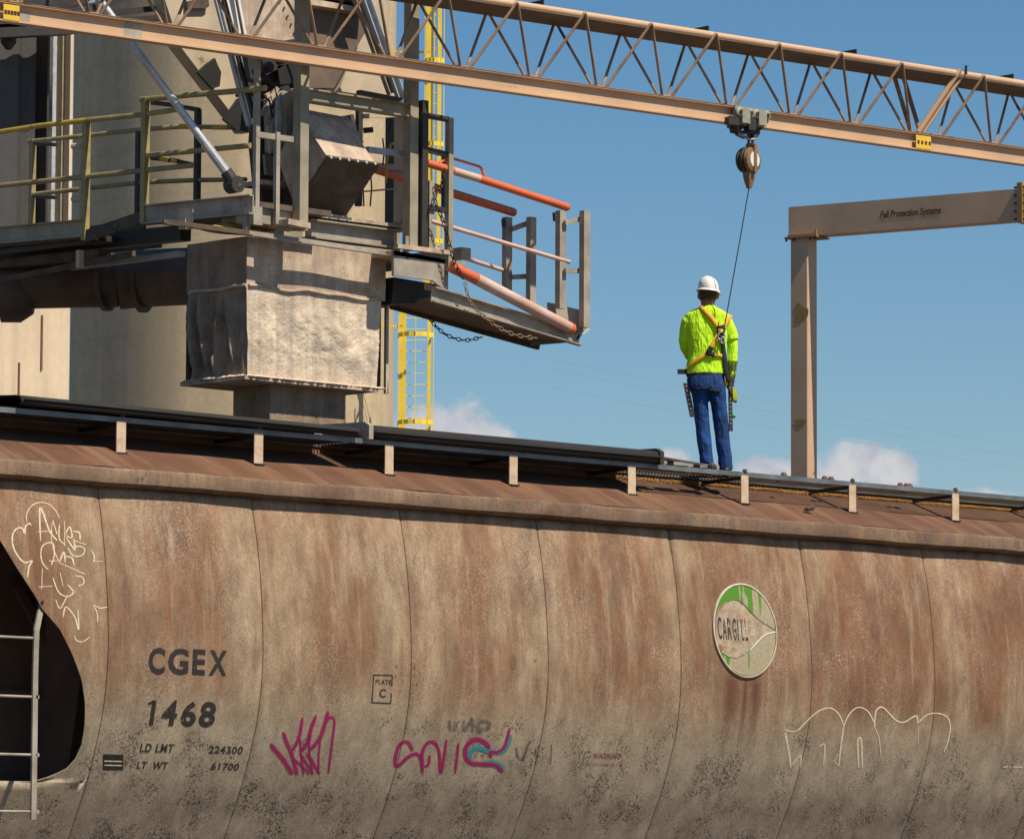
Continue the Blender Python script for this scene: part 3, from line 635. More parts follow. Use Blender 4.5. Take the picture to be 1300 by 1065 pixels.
def stroke(pts, wpx, m, name='graffiti_stroke', closed=False, smooth=True, off=.006, taper=True):
    P = [Vector((p[0], p[1], 0)) for p in pts]
    W_ = [p[2] if len(p) > 2 else 1. for p in pts]
    if smooth and len(P) > 2:
        Q = []; WW = []
        n = len(P)
        for i in range(n - 1):
            p0 = P[max(i-1, 0)]; p1 = P[i]; p2 = P[i+1]; p3 = P[min(i+2, n-1)]
            for t in np.linspace(0, 1, 7)[:-1]:
                Q.append(.5 * ((2*p1) + (p2-p0)*t + (2*p0-5*p1+4*p2-p3)*t*t + (-p0+3*p1-3*p2+p3)*t**3)); WW.append(W_[i] + (W_[i+1]-W_[i])*t)
        Q.append(P[-1]); WW.append(W_[-1]); P, W_ = Q, WW
    b = MB(); vs = []; fs = []
    for i, p in enumerate(P):
        a = P[max(i-1, 0)]; c = P[min(i+1, len(P)-1)]; d = (c - a); d = d.normalized() if d.length > 0 else Vector((1, 0, 0)); nn = Vector((-d.y, d.x, 0))
        k = wpx * W_[i] * (1.3 if m in (m_magenta, m_teal) else 1.1 if m is m_cream else 1) / 2 * (1 if not taper else .55 + .45 * min(1, min(i, len(P)-1-i) / 2.5))
        for s_ in (-1, 1):
            q = p + nn * k * s_; w = on_side(q.x, q.y); vs.append((w.x, w.z))
    for i in range(len(P)-1): fs.append((2*i, 2*i+1, 2*i+3, 2*i+2))
    if m in (m_magenta, m_teal) and not name.endswith('overspray'): stroke(pts, wpx * 1.9, m_halo if m is m_magenta else m_halo2, 'graffiti_overspray', closed, smooth, off - .003, taper)
    return on_surface(vs, fs, off, name, m)
def Z(ox, oy, s, pts): return [(ox + p[0] / s, oy + p[1] / s) + tuple(p[2:]) for p in pts]
for pts in ([(191, 920), (195.8, 888.5)], [(187.5, 893.5), (195.5, 890)]): stroke(pts, 5.6 if pts[0][1] > 900 else 3.4, m_letter, 'stencil_lettering', smooth=False, taper=False, off=.005)
# plate C frame
for pr_ in (((474, 856.5), (497.5, 857)), ((497.5, 857), (495.5, 892.5)), ((495.5, 892.5), (471.5, 891.5)), ((471.5, 891.5), (474, 856.5))): stroke(pr_, 1.7, m_letter, 'plate_frame', smooth=False, taper=False, off=.005)
# small data panel
stroke([(130, 967), (156, 967.5)], 20, m_letter2, 'data_panel', smooth=False, taper=False, off=.003)
for k in range(3): stroke([(132, 960.5 + k * 5.2), (154, 961 + k * 5.2)], 1.5 if k else 3, m_letter if k == 0 else m_cream, 'data_panel_line', smooth=False, taper=False, off=.007)
s5 = lambda pts: Z(340, 880, 10.65, pts)
for pts, w in (([(30, 680), (110, 780), (200, 890), (280, 1010), (330, 1090)], 4.2), ([(205, 520), (240, 640), (310, 800), (370, 1010), (390, 1100)], 3.4), ([(465, 320), (435, 520), (390, 660), (320, 780)], 2.8),
               ([(430, 600), (445, 800), (470, 1010), (480, 1100)], 1.8), ([(650, 290), (580, 480), (540, 640), (440, 790)], 3.4), ([(425, 790), (560, 1010), (610, 1090)], 2.4), ([(350, 880), (480, 1000), (560, 1090)], 2),
               ([(570, 560), (555, 760), (590, 1010), (600, 1090)], 1.8), ([(810, 240), (770, 400), (700, 600), (570, 760)], 3.4), ([(515, 810), (590, 900), (650, 1010), (700, 1090)], 2.6), ([(710, 600), (685, 820), (680, 1080)], 1.8),
               ([(820, 320), (880, 330), (895, 400), (870, 620), (840, 860), (815, 1080)], 2.2), ([(800, 300), (810, 360)], 5)):
    stroke(s5(pts), w, m_magenta)
s6 = lambda pts: Z(480, 890, 5.91, pts)
for pts, w in (([(255, 370), (225, 310), (175, 310), (140, 370), (125, 470), (160, 475), (230, 410), (290, 395), (320, 440), (330, 540)], 3.2), ([(330, 500), (330, 380), (370, 310), (420, 310), (455, 380), (465, 540)], 3.0),
               ([(385, 400), (375, 470), (345, 490)], 2.4), ([(510, 285), (495, 400), (475, 540)], 2.6), ([(600, 310), (590, 420), (575, 540)], 2.6),
               ([(840, 350), (790, 300), (720, 285), (665, 330), (650, 400), (690, 460), (780, 470), (880, 480), (930, 530)], 3.8), ([(850, 420), (840, 380), (900, 380), (950, 330), (985, 200)], 3.0)):
    stroke(s6(pts), w, m_magenta)
for pts, w in (([(680, 440), (690, 380), (750, 350), (830, 375), (920, 380), (965, 330), (990, 250)], 4.2), ([(780, 470), (860, 460), (910, 480), (935, 530)], 5)): stroke(s6(pts), w, m_teal, off=.0045)
for pts, w in (([(535, 140), (535, 200), (575, 210), (575, 150)], 5), ([(570, 200), (610, 140)], 5), ([(640, 140), (650, 220), (700, 130), (705, 230)], 5), ([(770, 240), (745, 190), (770, 150), (830, 160), (820, 200), (770, 210)], 5),
               ([(1035, 340), (1040, 400), (1080, 430), (1140, 290)], 4), ([(1080, 440), (1120, 350)], 5), ([(1180, 340), (1180, 480)], 3), ([(1300, 320), (1290, 480)], 3)): stroke(s6(pts), w, m_greyspray)
s7 = lambda pts: Z(10, 620, 5.325, pts)
for pts, w in (([(125, 230), (125, 170), (160, 115), (210, 95), (270, 105), (320, 150), (345, 200)], 1.1), ([(155, 250), (140, 235), (115, 260), (110, 305), (95, 270), (60, 270), (30, 310), (30, 380), (60, 450), (110, 500), (160, 490), (140, 530), (130, 600)], 1.8),
               ([(218, 355), (215, 130), (280, 290), (330, 350)], 1.9), ([(200, 292), (300, 288)], 1.9), ([(300, 215), (330, 310)], 2), ([(290, 340), (295, 230)], 1.6), ([(345, 240), (345, 340), (385, 380)], 1.5), ([(380, 220), (380, 390)], 1.2),
               ([(385, 310), (415, 260), (430, 330), (390, 320)], 1.6), ([(440, 290), (480, 300), (485, 350)], 1.6), ([(390, 330), (450, 415), (440, 340)], 1.6), ([(440, 350), (525, 380)], 2.0), ([(400, 400), (440, 455), (500, 450), (515, 410), (480, 390), (430, 400)], 1.4),
               ([(290, 520), (310, 450), (300, 370), (240, 380), (220, 430), (230, 500), (270, 550)], 1.5), ([(300, 400), (340, 490)], 1.8), ([(275, 490), (340, 488)], 1.5), ([(345, 500), (375, 430), (385, 500)], 1.9), ([(390, 460), (430, 470), (445, 520)], 1.6), ([(340, 500), (520, 580)], 1.8), ([(290, 330), (300, 400)], 1.3),
               ([(230, 540), (225, 680)], 1.5), ([(205, 665), (300, 660)], 1.7), ([(350, 570), (370, 660)], 1.6), ([(450, 590), (500, 600), (510, 640), (470, 660)], 1.4), ([(300, 600), (340, 700), (400, 730), (440, 700), (400, 650)], 1.5), ([(320, 750), (350, 810), (400, 720)], 1.4), ([(370, 870), (390, 800), (450, 870), (475, 955), (470, 820)], 1.5),
               ([(555, 415), (580, 450), (578, 498)], 1.4), ([(570, 492), (640, 492)], 1.2), ([(605, 905), (600, 840), (578, 790), (620, 808), (670, 800)], 1.3), ([(445, 995), (460, 1025), (500, 1035), (550, 1005)], 1.3)):
    stroke(s7(pts), w, m_cream)
s8 = lambda pts: Z(980, 880, 4.0625, pts)
for pts, w in (([(60, 185), (90, 195), (130, 190), (180, 140), (240, 90), (300, 75), (345, 110), (368, 165)], 1.5), ([(65, 200), (85, 300), (95, 385)], 2.6), ([(368, 170), (395, 110), (440, 72), (490, 90), (525, 150), (527, 175)], 1.5),
               ([(528, 150), (535, 90), (565, 70), (600, 100), (640, 140), (680, 148), (740, 115), (750, 155)], 1.7), ([(752, 150), (800, 110), (850, 102), (900, 120), (918, 170), (905, 250), (885, 300)], 1.4), ([(368, 170), (355, 260), (342, 375)], 1.9),
               ([(528, 175), (550, 230), (560, 330)], 1.0), ([(755, 170), (752, 260)], .9), ([(242, 275), (270, 265), (264, 370)], 2.0), ([(445, 385), (440, 250), (458, 240), (464, 385)], 2.2), ([(100, 370), (145, 320), (145, 380)], 1.8), ([(318, 350), (340, 310)], 1.6), ([(320, 350), (340, 372)], 1.4)):
    stroke(s8(pts), w, m_cream)
for pts in ([(1190, 380), (1215, 376)], [(1225, 376), (1230, 384)], [(1240, 378), (1290, 380)]): stroke(s8(pts), 2.6, m_cream)
# rust chips
for (px, py, sz) in ((651, 838, 11), (503, 845, 3), (502, 858, 2.4), (526, 846, 3), (529, 868, 2.4), (679, 838, 2.5)):
    stroke([(px - .4, py - sz * .6), (px + .3, py), (px - .2, py + sz)], sz * .7, m_seam_rust, 'rust_chip', off=.004)

# ---- round emblem on the side
ec = on_side(945, 800); ER = .425
def disc_pts(fn, n=72): return [fn(2 * math.pi * i / n) for i in range(n)]
b = MB(); n = 72; vs = []
for r_, o_ in ((ER * 1.0, .006), (ER * 1.0, .022), (ER * .968, .024), (ER * .965, .016)):
    vs += [Vector((ec.x + r_ * math.cos(2*math.pi*i/n), surf(ec.x + r_ * math.cos(2*math.pi*i/n), ec.z + r_ * math.sin(2*math.pi*i/n)) - o_, ec.z + r_ * 1.03 * math.sin(2*math.pi*i/n))) for i in range(n)]
b.add(vs, [(k*n+i, k*n+(i+1) % n, (k+1)*n+(i+1) % n, (k+1)*n+i) for k in range(3) for i in range(n)])
b.build('emblem_rim', mat('dirty white rim', (.60, .54, .44), (.42, .34, .25), rough=.6, scale=9, rust=(.2, .1, .05), rust_amt=.2), car, smooth=True)
def emblem_mat():
    m = bpy.data.materials.new('scraped green and white emblem print'); m.use_nodes = True
    t = m.node_tree; N = t.nodes; L = t.links; bb = N['Principled BSDF']; bb.inputs['Roughness'].default_value = .5
    g_ = N.new('ShaderNodeNewGeometry'); mp = N.new('ShaderNodeMapping'); mp.inputs['Location'].default_value = (0, 0, 0); mp.inputs['Scale'].default_value = (9, 9, 1.0)
    L.new(g_.outputs['Position'], mp.inputs[0]); n_ = N.new('ShaderNodeTexNoise'); n_.inputs['Scale'].default_value = 1.6; n_.inputs['Detail'].default_value = 6; L.new(mp.outputs[0], n_.inputs[0])
    sp = N.new('ShaderNodeSeparateXYZ'); L.new(g_.outputs['Position'], sp.inputs[0])
    # more paint is left towards the upper left
    a = N.new('ShaderNodeMath'); a.operation = 'MULTIPLY_ADD'; a.inputs[1].default_value = -.62; a.inputs[2].default_value = ec.x * .62; L.new(sp.outputs['X'], a.inputs[0])
    c = N.new('ShaderNodeMath'); c.operation = 'MULTIPLY_ADD'; c.inputs[1].default_value = .42; c.inputs[2].default_value = -ec.z * .42; L.new(sp.outputs['Z'], c.inputs[0])
    s1 = N.new('ShaderNodeMath'); L.new(a.outputs[0], s1.inputs[0]); L.new(c.outputs[0], s1.inputs[1])
    s2 = N.new('ShaderNodeMath'); L.new(s1.outputs[0], s2.inputs[0]); L.new(n_.outputs['Fac'], s2.inputs[1])
    r = N.new('ShaderNodeMapRange'); r.inputs['From Min'].default_value = .50; r.inputs['From Max'].default_value = .53; L.new(s2.outputs[0], r.inputs['Value'])
    n2 = N.new('ShaderNodeTexNoise'); n2.inputs['Scale'].default_value = 30; L.new(g_.outputs['Position'], n2.inputs[0])
    w = N.new('ShaderNodeMixRGB'); w.inputs[1].default_value = (.42, .37, .24, 1); w.inputs[2].default_value = (.26, .20, .12, 1); L.new(n2.outputs['Fac'], w.inputs[0])
    x = N.new('ShaderNodeMixRGB'); x.inputs[2].default_value = (.075, .22, .010, 1); L.new(w.outputs[0], x.inputs[1]); L.new(r.outputs[0], x.inputs[0])
    L.new(x.outputs[0], bb.inputs['Base Color']); return m
vs = [Vector((ec.x + r_ * math.cos(2*math.pi*i/n), surf(ec.x + r_ * math.cos(2*math.pi*i/n), ec.z + r_ * math.sin(2*math.pi*i/n)) - .0165, ec.z + r_ * 1.03 * math.sin(2*math.pi*i/n))) for r_ in (ER * .955, ER * .6, ER * .3, .001) for i in range(n)]
b = MB(); b.add(vs, [(k*n+i, k*n+(i+1) % n, (k+1)*n+(i+1) % n, (k+1)*n+i) for k in range(3) for i in range(n)]); b.build('emblem_disc', emblem_mat(), car, smooth=True)
zz = lambda x, y: (860 + x / 6.656, 720 + y / 6.656)
def emb_poly(pts, off, name, m):
    P = [on_side(*zz(*p), .02) for p in pts]
    c = sum(P, Vector()) / len(P); b = MB(); vs = [Vector((p.x, surf(p.x, p.z) - off, p.z)) for p in P] + [Vector((c.x, surf(c.x, c.z) - off, c.z))]
    b.add(vs, [(i, (i+1) % len(P), len(P)) for i in range(len(P))]); return b.build(name, m, car, recalc=False)
m_drop = mat('scraped emblem leaf', (.42, .34, .24), (.25, .17, .11), rough=.8, scale=11, rust=(.24, .12, .05), rust_amt=.34, rust_scale=7, speck=.3, grain=50)
emb_poly([(322, 620), (310, 520), (322, 420), (350, 340), (400, 295), (460, 275), (520, 290), (570, 335), (640, 410), (720, 475), (812, 532), (812, 545), (740, 565), (680, 610), (615, 690), (570, 735), (500, 765), (430, 755), (370, 715)], .0205, 'emblem_leaf', m_drop)
for pts, w in (([(318, 620), (306, 520), (318, 420), (350, 340), (400, 295), (460, 275), (520, 290), (570, 335), (640, 410), (720, 475), (822, 532)], .9), ([(822, 545), (740, 565), (680, 610), (600, 700)], 1.4)):
    stroke([zz(*p) for p in pts], w, m_seam_rust if w < 1 else m_white, 'emblem_outline', off=.07)
m_embl = print_mat('chipped dark emblem lettering', (.035, .028, .03), .40, scale=22)
for i, ch in enumerate('CARGILL'):
    x0 = 332 + i * 41.5; w = 33 if ch not in 'IL' else (22 if ch == 'L' else 9)
    if i > 4: x0 -= (i - 4) * 9
    stencil(ch, *zz(x0, 606 + i * 2), *zz(x0 + w, 418 + i * 4), m=m_letter if i < 2 else m_embl, name='emblem_lettering', offset=.01, off=.075)

# ================================================================== TRUSS GIRDER (fall arrest track)
ta = rad(3.7); tdir = Vector((math.cos(ta), -math.sin(ta), 0)); tn = Vector((math.sin(ta), math.cos(ta), 0)); T0 = at(944, 160, y=-1.38)
TK = (T0 - Vector(CAM)).length / (at(944, 160, y=-.9) - Vector(CAM)).length
def TP(s, z, o=0.0): return Vector((T0.x, T0.y, 0)) + tdir * s * TK + tn * o * TK + Vector((0, 0, CAM[2] + (z - CAM[2]) * TK))
def TS(px, py): return (on_plane(px, py, T0, tn) - T0).dot(tdir) / TK
truss = thing('truss_girder', 'long tan steel truss girder carrying a monorail beam across the top of the picture', 'girder', TP(0, 7.79))
SA, SB = -10.5, 6.0
part('monorail_beam', m_tan, truss, 'sweep', [TP(SA, 7.872), TP(SB, 7.872)], ibeam(.10, .165, .012, .012))
part('top_flange_plate', m_tan_rust, truss, 'sweep', [TP(SA, 7.957), TP(SB, 7.957)], [(-.055, -.002), (.055, -.002), (.055, .004), (-.055, .004)])
TW = .22
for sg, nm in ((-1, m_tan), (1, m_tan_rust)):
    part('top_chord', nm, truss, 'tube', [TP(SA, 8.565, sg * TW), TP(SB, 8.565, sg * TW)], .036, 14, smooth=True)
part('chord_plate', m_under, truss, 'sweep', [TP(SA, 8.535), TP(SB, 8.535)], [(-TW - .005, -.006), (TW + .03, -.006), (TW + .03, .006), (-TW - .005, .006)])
for s_ in (-8.1, -4.6): pass
spans = [(-.19 + .82 * k, -.19 + .82 * (k + 1)) for k in range(-12, 3)] + [(2.60 + .80 * k, 2.60 + .80 * (k + 1)) for k in range(4)]
m_web = mat('web bar paint with chord shade', (.38, .25, .155), (.19, .11, .07), rough=.6, scale=5, rust=DRUST, rust_amt=.24)  # darker than the girder paint, chord shade mixed into the colour
def bent(p0, top, p1, r=.016):
    pts = [p0, p0.lerp(top, .90)]
    a = p0.lerp(top, .93); c = p1.lerp(top, .93); up = top + Vector((0, 0, .0))
    for t in np.linspace(0, 1, 6): pts.append(a * (1-t)**2 + up * 2 * t * (1-t) + c * t * t)
    pts.append(p1); return pts
for s, s1 in spans:
    mid = (s + s1) / 2
    for sg in (-1, 1):
        top = TP(mid, 8.585, -TW - .055) if sg < 0 else TP(mid, 8.56, TW - .06)
        p0 = TP(s + .06, 7.965, sg * .03); p1 = TP(s1 - .06, 7.965, sg * .03)
        pts = [p0, p0.lerp(top, .5), p0.lerp(top, .86)]
        for t in np.linspace(0.1, .9, 6): pts.append(p0.lerp(top, .92) * (1-t)**2 + (top + Vector((0, 0, .03))) * 2 * t * (1-t) + p1.lerp(top, .92) * t * t)
        pts += [p1.lerp(top, .86), p1.lerp(top, .5), p1]
        part('web_bar', m_web, truss, 'tube', pts, .0138, 8, smooth=True)
for s, s1 in spans:
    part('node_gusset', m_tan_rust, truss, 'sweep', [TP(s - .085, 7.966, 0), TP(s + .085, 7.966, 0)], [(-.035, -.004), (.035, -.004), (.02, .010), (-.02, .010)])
# splice with heavier members
s_sp = TS(1164, 172)
for ds, sg in ((-.02, -1), (.14, -1)):
    part('splice_bar', m_tan, truss, 'tube', [TP(s_sp + ds * .4, 7.965, -.03), TP(s_sp + .36 + ds * .5, 8.60, sg * (TW + .03))], .028 if ds < 0 else .02, 10)
for ds in (-.05, .08): part('splice_bar', m_tan_rust, truss, 'tube', [TP(s_sp + ds, 7.965, .03), TP(s_sp - .06 + ds, 8.58, TW)], .022, 10)
part('splice_bolt', m_darksteel, truss, 'bar', TP(s_sp + .42, 8.56, -TW - .05), TP(s_sp + .42, 8.65, -TW - .05), .015, .02)
for px0, px1, py in ((655, 682, 9), (862, 894, 42), (1052, 1080, 70), (1250, 1281, 99)):
    s = TS((px0 + px1) / 2, py) + .02
    part('cross_tab', m_darksteel, truss, 'sweep', [TP(s, 8.635, -.17), TP(s, 8.635, TW + .1)], [(-.05, -.025), (.05, -.025), (.05, .03), (.038, .03), (.038, -.013), (-.05, -.013)])
for px0, px1, y0, y1 in ((0, 20, 10, 25), (1158, 1177, 176.5, 190)):
    sa, sc = TS(px0, y0), TS(px1, y1)
    pl = part('capacity_label', m_label, truss, 'sweep', [TP(sa, 7.865, -.052), TP(sc, 7.865, -.052)], [(-.003, -.065), (.003, -.065), (.003, .065), (-.003, .065)])
    nn_ = 4 if px0 > 100 else 5
    for k in range(nn_):
        s = sa + (sc - sa) * (k + .6) / nn_
        part('label_mark', m_maroon if k % 2 == 0 else m_darksteel, pl, 'sweep', [TP(s - .012, 7.86, -.0565), TP(s + .015, 7.86, -.0565)], [(-.001, -.014), (.001, -.014), (.001, .02), (-.001, .02)])
part('paint_patch', m_galv, truss, 'sweep', [TP(TS(157, 40), 7.872, -.0075), TP(TS(179, 40), 7.872, -.0075)], [(-.001, -.068), (.001, -.068), (.001, .068), (-.001, .068)])
part('paint_patch', m_galv, truss, 'sweep', [TP(TS(21, 40), 7.872, -.0075), TP(TS(37, 40), 7.872, -.0075)], [(-.001, -.05), (.001, -.05), (.001, .03), (-.001, .03)])

# trolley on the monorail
tr = thing('monorail_trolley', 'two grey green beam trolleys clamped on the girder above the worker', 'trolley', TP(0, 7.7))
for k, px in enumerate((936.5, 957.5)):
    s = TS(px, 160)
    tb = MB(); tb.prism([TP(s - .11, 7.955, -.085), TP(s + .11, 7.955, -.085), TP(s + .115, 7.85, -.085), TP(s + .06, 7.78, -.085), TP(s - .06, 7.78, -.085), TP(s - .115, 7.85, -.085)], tn * .022)
    pl = tb.build('trolley_plate', m_tgrey, tr)
    tb = MB(); tb.prism([TP(s - .11, 7.955, .063), TP(s + .11, 7.955, .063), TP(s + .06, 7.76, .063), TP(s - .06, 7.76, .063)], tn * .022); tb.build('trolley_plate', m_tgrey, tr)
    for ds in (-.07, .07):
        part('trolley_wheel', m_tgrey, tr, 'lathe', TP(s + ds, 7.90, -.09), tuple(-tn), [(0, .045), (.02, .045), (.03, .02)], 16)
        part('wheel_nut', m_darksteel, tr, 'lathe', TP(s + ds, 7.90, -.12), tuple(-tn), [(0, .018), (.012, .018)], 6)
    part('trolley_boss', m_tgrey, tr, 'box', TP(s, 7.86, -.10), (.1, .05, .13), -ta)
    part('trolley_yoke', m_darksteel, tr, 'bar', TP(s, 7.79, -.08), TP(s, 7.74, .08), .06, .05)
s0 = TS(918, 162)
part('tow_arm', m_darksteel, tr, 'box', TP(s0 + .04, 7.80, -.08), (.13, .06, .07), -ta)
part('tow_arm', m_darksteel, tr, 'bar', TP(s0 + .09, 7.78, -.08), TP(s0 + .14, 7.69, -.05), .04, .03)
part('tow_arm', m_darksteel, tr, 'bar', TP(s0 + .12, 7.69, -.06), TP(s0 + .24, 7.67, -.04), .03, .03)
part('tow_chain', m_galv, tr, 'tube', [TP(s0 + .24, 7.68, -.04), TP(s0 + .31, 7.655, -.04), TP(s0 + .38, 7.67, -.04), TP(s0 + .42, 7.72, -.04)], .012, 6)
part('tow_arm', m_darksteel, tr, 'box', TP(.02, 7.80, -.07), (.09, .07, .12), -ta)
sl = TS(951, 200)
part('load_pin', m_darksteel, tr, 'bar', TP(sl - .15, 7.72, 0), TP(sl + .12, 7.74, 0), .05, .03)
part('load_pin', m_darksteel, tr, 'bar', TP(sl + .06, 7.75, 0), TP(sl + .02, 7.66, 0), .04, .03)
for dx in (-.03, .03): part('load_link', m_darksteel, tr, 'bar', TP(sl + dx * 1.3, 7.74, -.02), TP(sl + dx * .6, 7.58, -.02), .014, .02)
# retractable lifeline block
blk = thing('lifeline_block', 'round brown self retracting lifeline block hanging under the trolley', 'lifeline block', TP(sl, 7.2))
ax = Vector((.55, -.83, -.05)).normalized() if False else (Vector(_r0) * .78 - Vector((_f[0], _f[1], 0)) * .62).normalized()
cB = TP(sl, 7.465)
part('block_hook', m_darksteel, blk, 'tube', [TP(sl, 7.60), TP(sl, 7.54)], .016, 8)
part('block_drum', m_darksteel, blk, 'lathe', cB, tuple(ax), [(-.085, .05), (-.08, .11), (-.05, .125), (-.045, .115), (-.03, .115), (-.025, .128), (.0, .128), (.005, .118), (.02, .118), (.025, .125)], 28, smooth=True)
part('block_side', m_brass, blk, 'lathe', cB + ax * .026, tuple(ax), [(0, .122), (.03, .115), (.04, .09)], 28, smooth=True)
part('block_label', m_white, blk, 'lathe', cB + ax * .067, tuple(ax), [(0, .075), (.003, .074)], 24)
part('block_strap', m_brass, blk, 'bar', cB + ax * .073 + Vector((0, 0, .15)), cB + ax * .073 + Vector((0, 0, -.12)), .045, .012, up=tuple(ax))
part('block_strap', m_brass, blk, 'bar', cB - ax * .02 + Vector((0, 0, .14)), cB + ax * .06 + Vector((0, 0, .14)), .05, .03)
tb = MB(); tb.sweep([cB + Vector((0, 0, -.08)), cB + Vector((0, 0, -.19)), cB + Vector((0, 0, -.27))], [(x * .11, y * .09) for x, y in SQ], up=tuple(ax), scales=[1, .75, .35]); tb.build('block_nose', m_brass, blk)

# ================================================================== GANTRY POST AND HEADER
ph = rad(-76); hd = Vector((math.cos(ph), math.sin(ph), 0)); hn = Vector((-hd.y, hd.x, 0)); P0 = far(1013, 605, 52.5)
gan = thing('gantry_frame', 'tan box section gantry post with horizontal header beam marked with maroon lettering', 'gantry', (P0.x, P0.y, -.42))
def GP(px, py, o=0.): return on_plane(px, py, P0, hn) + hn * o
s_l = (GP(1003.5, 600) - P0).dot(hd); s_r = (GP(1025.5, 600) - P0).dot(hd); PW = s_r - s_l
def G(s, z, o=0.): return Vector((P0.x, P0.y, 0)) + hd * s + hn * o + Vector((0, 0, z))
ztop = GP(1020, 300).z - .02
pc = G((s_l + s_r) / 2, 0, PW / 2); 
tb = MB(); tb.sweep([Vector((pc.x, pc.y, -.42)), Vector((pc.x, pc.y, ztop))], [(-PW/2+.01, -PW/2), (PW/2-.01, -PW/2), (PW/2, -PW/2+.01), (PW/2, PW/2-.01), (PW/2-.01, PW/2), (-PW/2+.01, PW/2), (-PW/2, PW/2-.01), (-PW/2, -PW/2+.01)], up=tuple(hn))
post = tb.build('post', m_tan, gan)
zb_, zt_ = ztop + .02, GP(1003, 263).z
hs0 = (GP(1001, 280) - P0).dot(hd); hs1 = (GP(1294, 265) - P0).dot(hd)
hb = part('header_beam', m_tan, gan, 'sweep', [G(hs0, (zb_ + zt_) / 2, PW / 2), G(hs1, (zb_ + zt_) / 2, PW / 2)], [(-PW/2, -(zt_-zb_)/2), (PW/2, -(zt_-zb_)/2), (PW/2, (zt_-zb_)/2), (-PW/2, (zt_-zb_)/2)])
part('cap_plate', m_tan_rust, gan, 'sweep', [G(s_l - .05, ztop + .008, PW / 2), G(s_r + .14, ztop + .008, PW / 2)], [(-PW/2-.05, -.008), (PW/2+.05, -.008), (PW/2+.05, .008), (-PW/2-.05, .008)])
m_gold = mat('yellow brown touch up paint', (.36, .22, .05), (.30, .18, .05), rough=.6, scale=12)
part('cap_angle', m_gold, gan, 'sweep', [G(hs0 - .002, ztop + .03, -.012), G((GP(1037, 290) - P0).dot(hd), ztop + .03, -.012)], [(-.008, -.01), (.008, -.01), (.008, .014), (-.008, .014)])
part('cap_angle', m_gold, gan, 'bar', G((GP(1037, 290) - P0).dot(hd), ztop + .018, -.012), G((GP(1037, 290) - P0).dot(hd), ztop + .085, -.012), .014, .014)
for s in (s_l - .035, s_l + .06, s_r + .05, s_r + .11): part('cap_bolt', m_darksteel, gan, 'lathe', G(s, ztop - .03, -.03), (0, 0, 1), [(0, .014), (.028, .014)], 6)
part('flange_plate', m_tan_rust, gan, 'sweep', [G(hs1, (zb_ + zt_) / 2, PW / 2), G(hs1 + .03, (zb_ + zt_) / 2, PW / 2)], [(-PW/2-.06, -.21), (PW/2+.06, -.21), (PW/2+.06, .23), (-PW/2-.06, .23)])
part('flange_plate', m_gold, gan, 'sweep', [G(hs1 + .033, (zb_ + zt_) / 2, PW / 2), G(hs1 + .063, (zb_ + zt_) / 2, PW / 2)], [(-PW/2-.06, -.21), (PW/2+.06, -.21), (PW/2+.06, .23), (-PW/2-.06, .23)])
for z_ in np.linspace(-.17, .18, 5): part('flange_bolt', m_darksteel, gan, 'bar', G(hs1 - .04, (zb_ + zt_) / 2 + z_, -.035), G(hs1 + .10, (zb_ + zt_) / 2 + z_, -.035), .022, .022)
part('header_beam', m_tan, gan, 'sweep', [G(hs1 + .066, (zb_ + zt_) / 2, PW / 2), G(hs1 + .25, (zb_ + zt_) / 2, PW / 2)], [(-PW/2, -(zt_-zb_)/2), (PW/2, -(zt_-zb_)/2), (PW/2, (zt_-zb_)/2), (-PW/2, (zt_-zb_)/2)])
def plane_text(txt, a, c, h, m, shear=0., parent=None, offset=0., spacing=1., name='lettering', upv=Vector((0, 0, 1)), lift=.003, nrm=None, serif=False):
    vs, fs = text_mesh(txt, 1., shear, offset, spacing); xs_ = [v[0] for v in vs]; d = (c - a); ys_ = [v[1] for v in vs]
    b = MB(); b.add([a + d * ((x - min(xs_)) / (max(xs_) - min(xs_))) + upv * (y * h) + nrm * lift for x, y in vs], fs)
    return b.build(name, m, parent, recalc=False)
# the maroon words, slanted serif style
a = GP(1117.5, 276); c = GP(1195, 271.5); a.z = GP(1117.5, 276.8).z; c.z = GP(1195, 271.0).z
plane_text('Fall Protection Systems', a, c, .105, m_maroon, .22, gan, .022, .96, nrm=-hn, lift=.003)
for (x0, y0, x1, y1) in ((1007, 386, 1027, 410), (1008, 532, 1024, 541)):
    tb = MB(); P_ = []
    for k in range(14):
        t = 2 * math.pi * k / 14; rr = 1 + .25 * math.sin(3 * t + x0) + rng.uniform(-.15, .15)
        q = GP((x0 + x1) / 2 + min(max(math.cos(t) * rr, -1), .95) * (x1 - x0) / 2, (y0 + y1) / 2 + math.sin(t) * rr * (y1 - y0) / 2); P_.append(q - hn * .003)
    tb.add(P_, [tuple(range(14))]); tb.build('paint_patch', m_gold, gan, recalc=False)

# ---- distant power lines
for i, ((x0, y0), (x1, y1), sag) in enumerate((((700, 456), (1420, 587), 4), ((700, 468), (1420, 600), 4), ((700, 492), (1420, 612), 5))):
    pts = [far(x0 + (x1 - x0) * t, y0 + (y1 - y0) * t + sag * 4 * t * (1 - t), 260) for t in np.linspace(0, 1, 16)]
    b = MB(); b.tube(pts, .0045, 5)
    tag(b.build('power_line', mat('aluminium wire', (.16, .17, .18), rough=.5)), ('upper', 'middle', 'lowest')[i] + ' of three faint power lines crossing the sky behind the worker', 'wire', 'faint power lines')

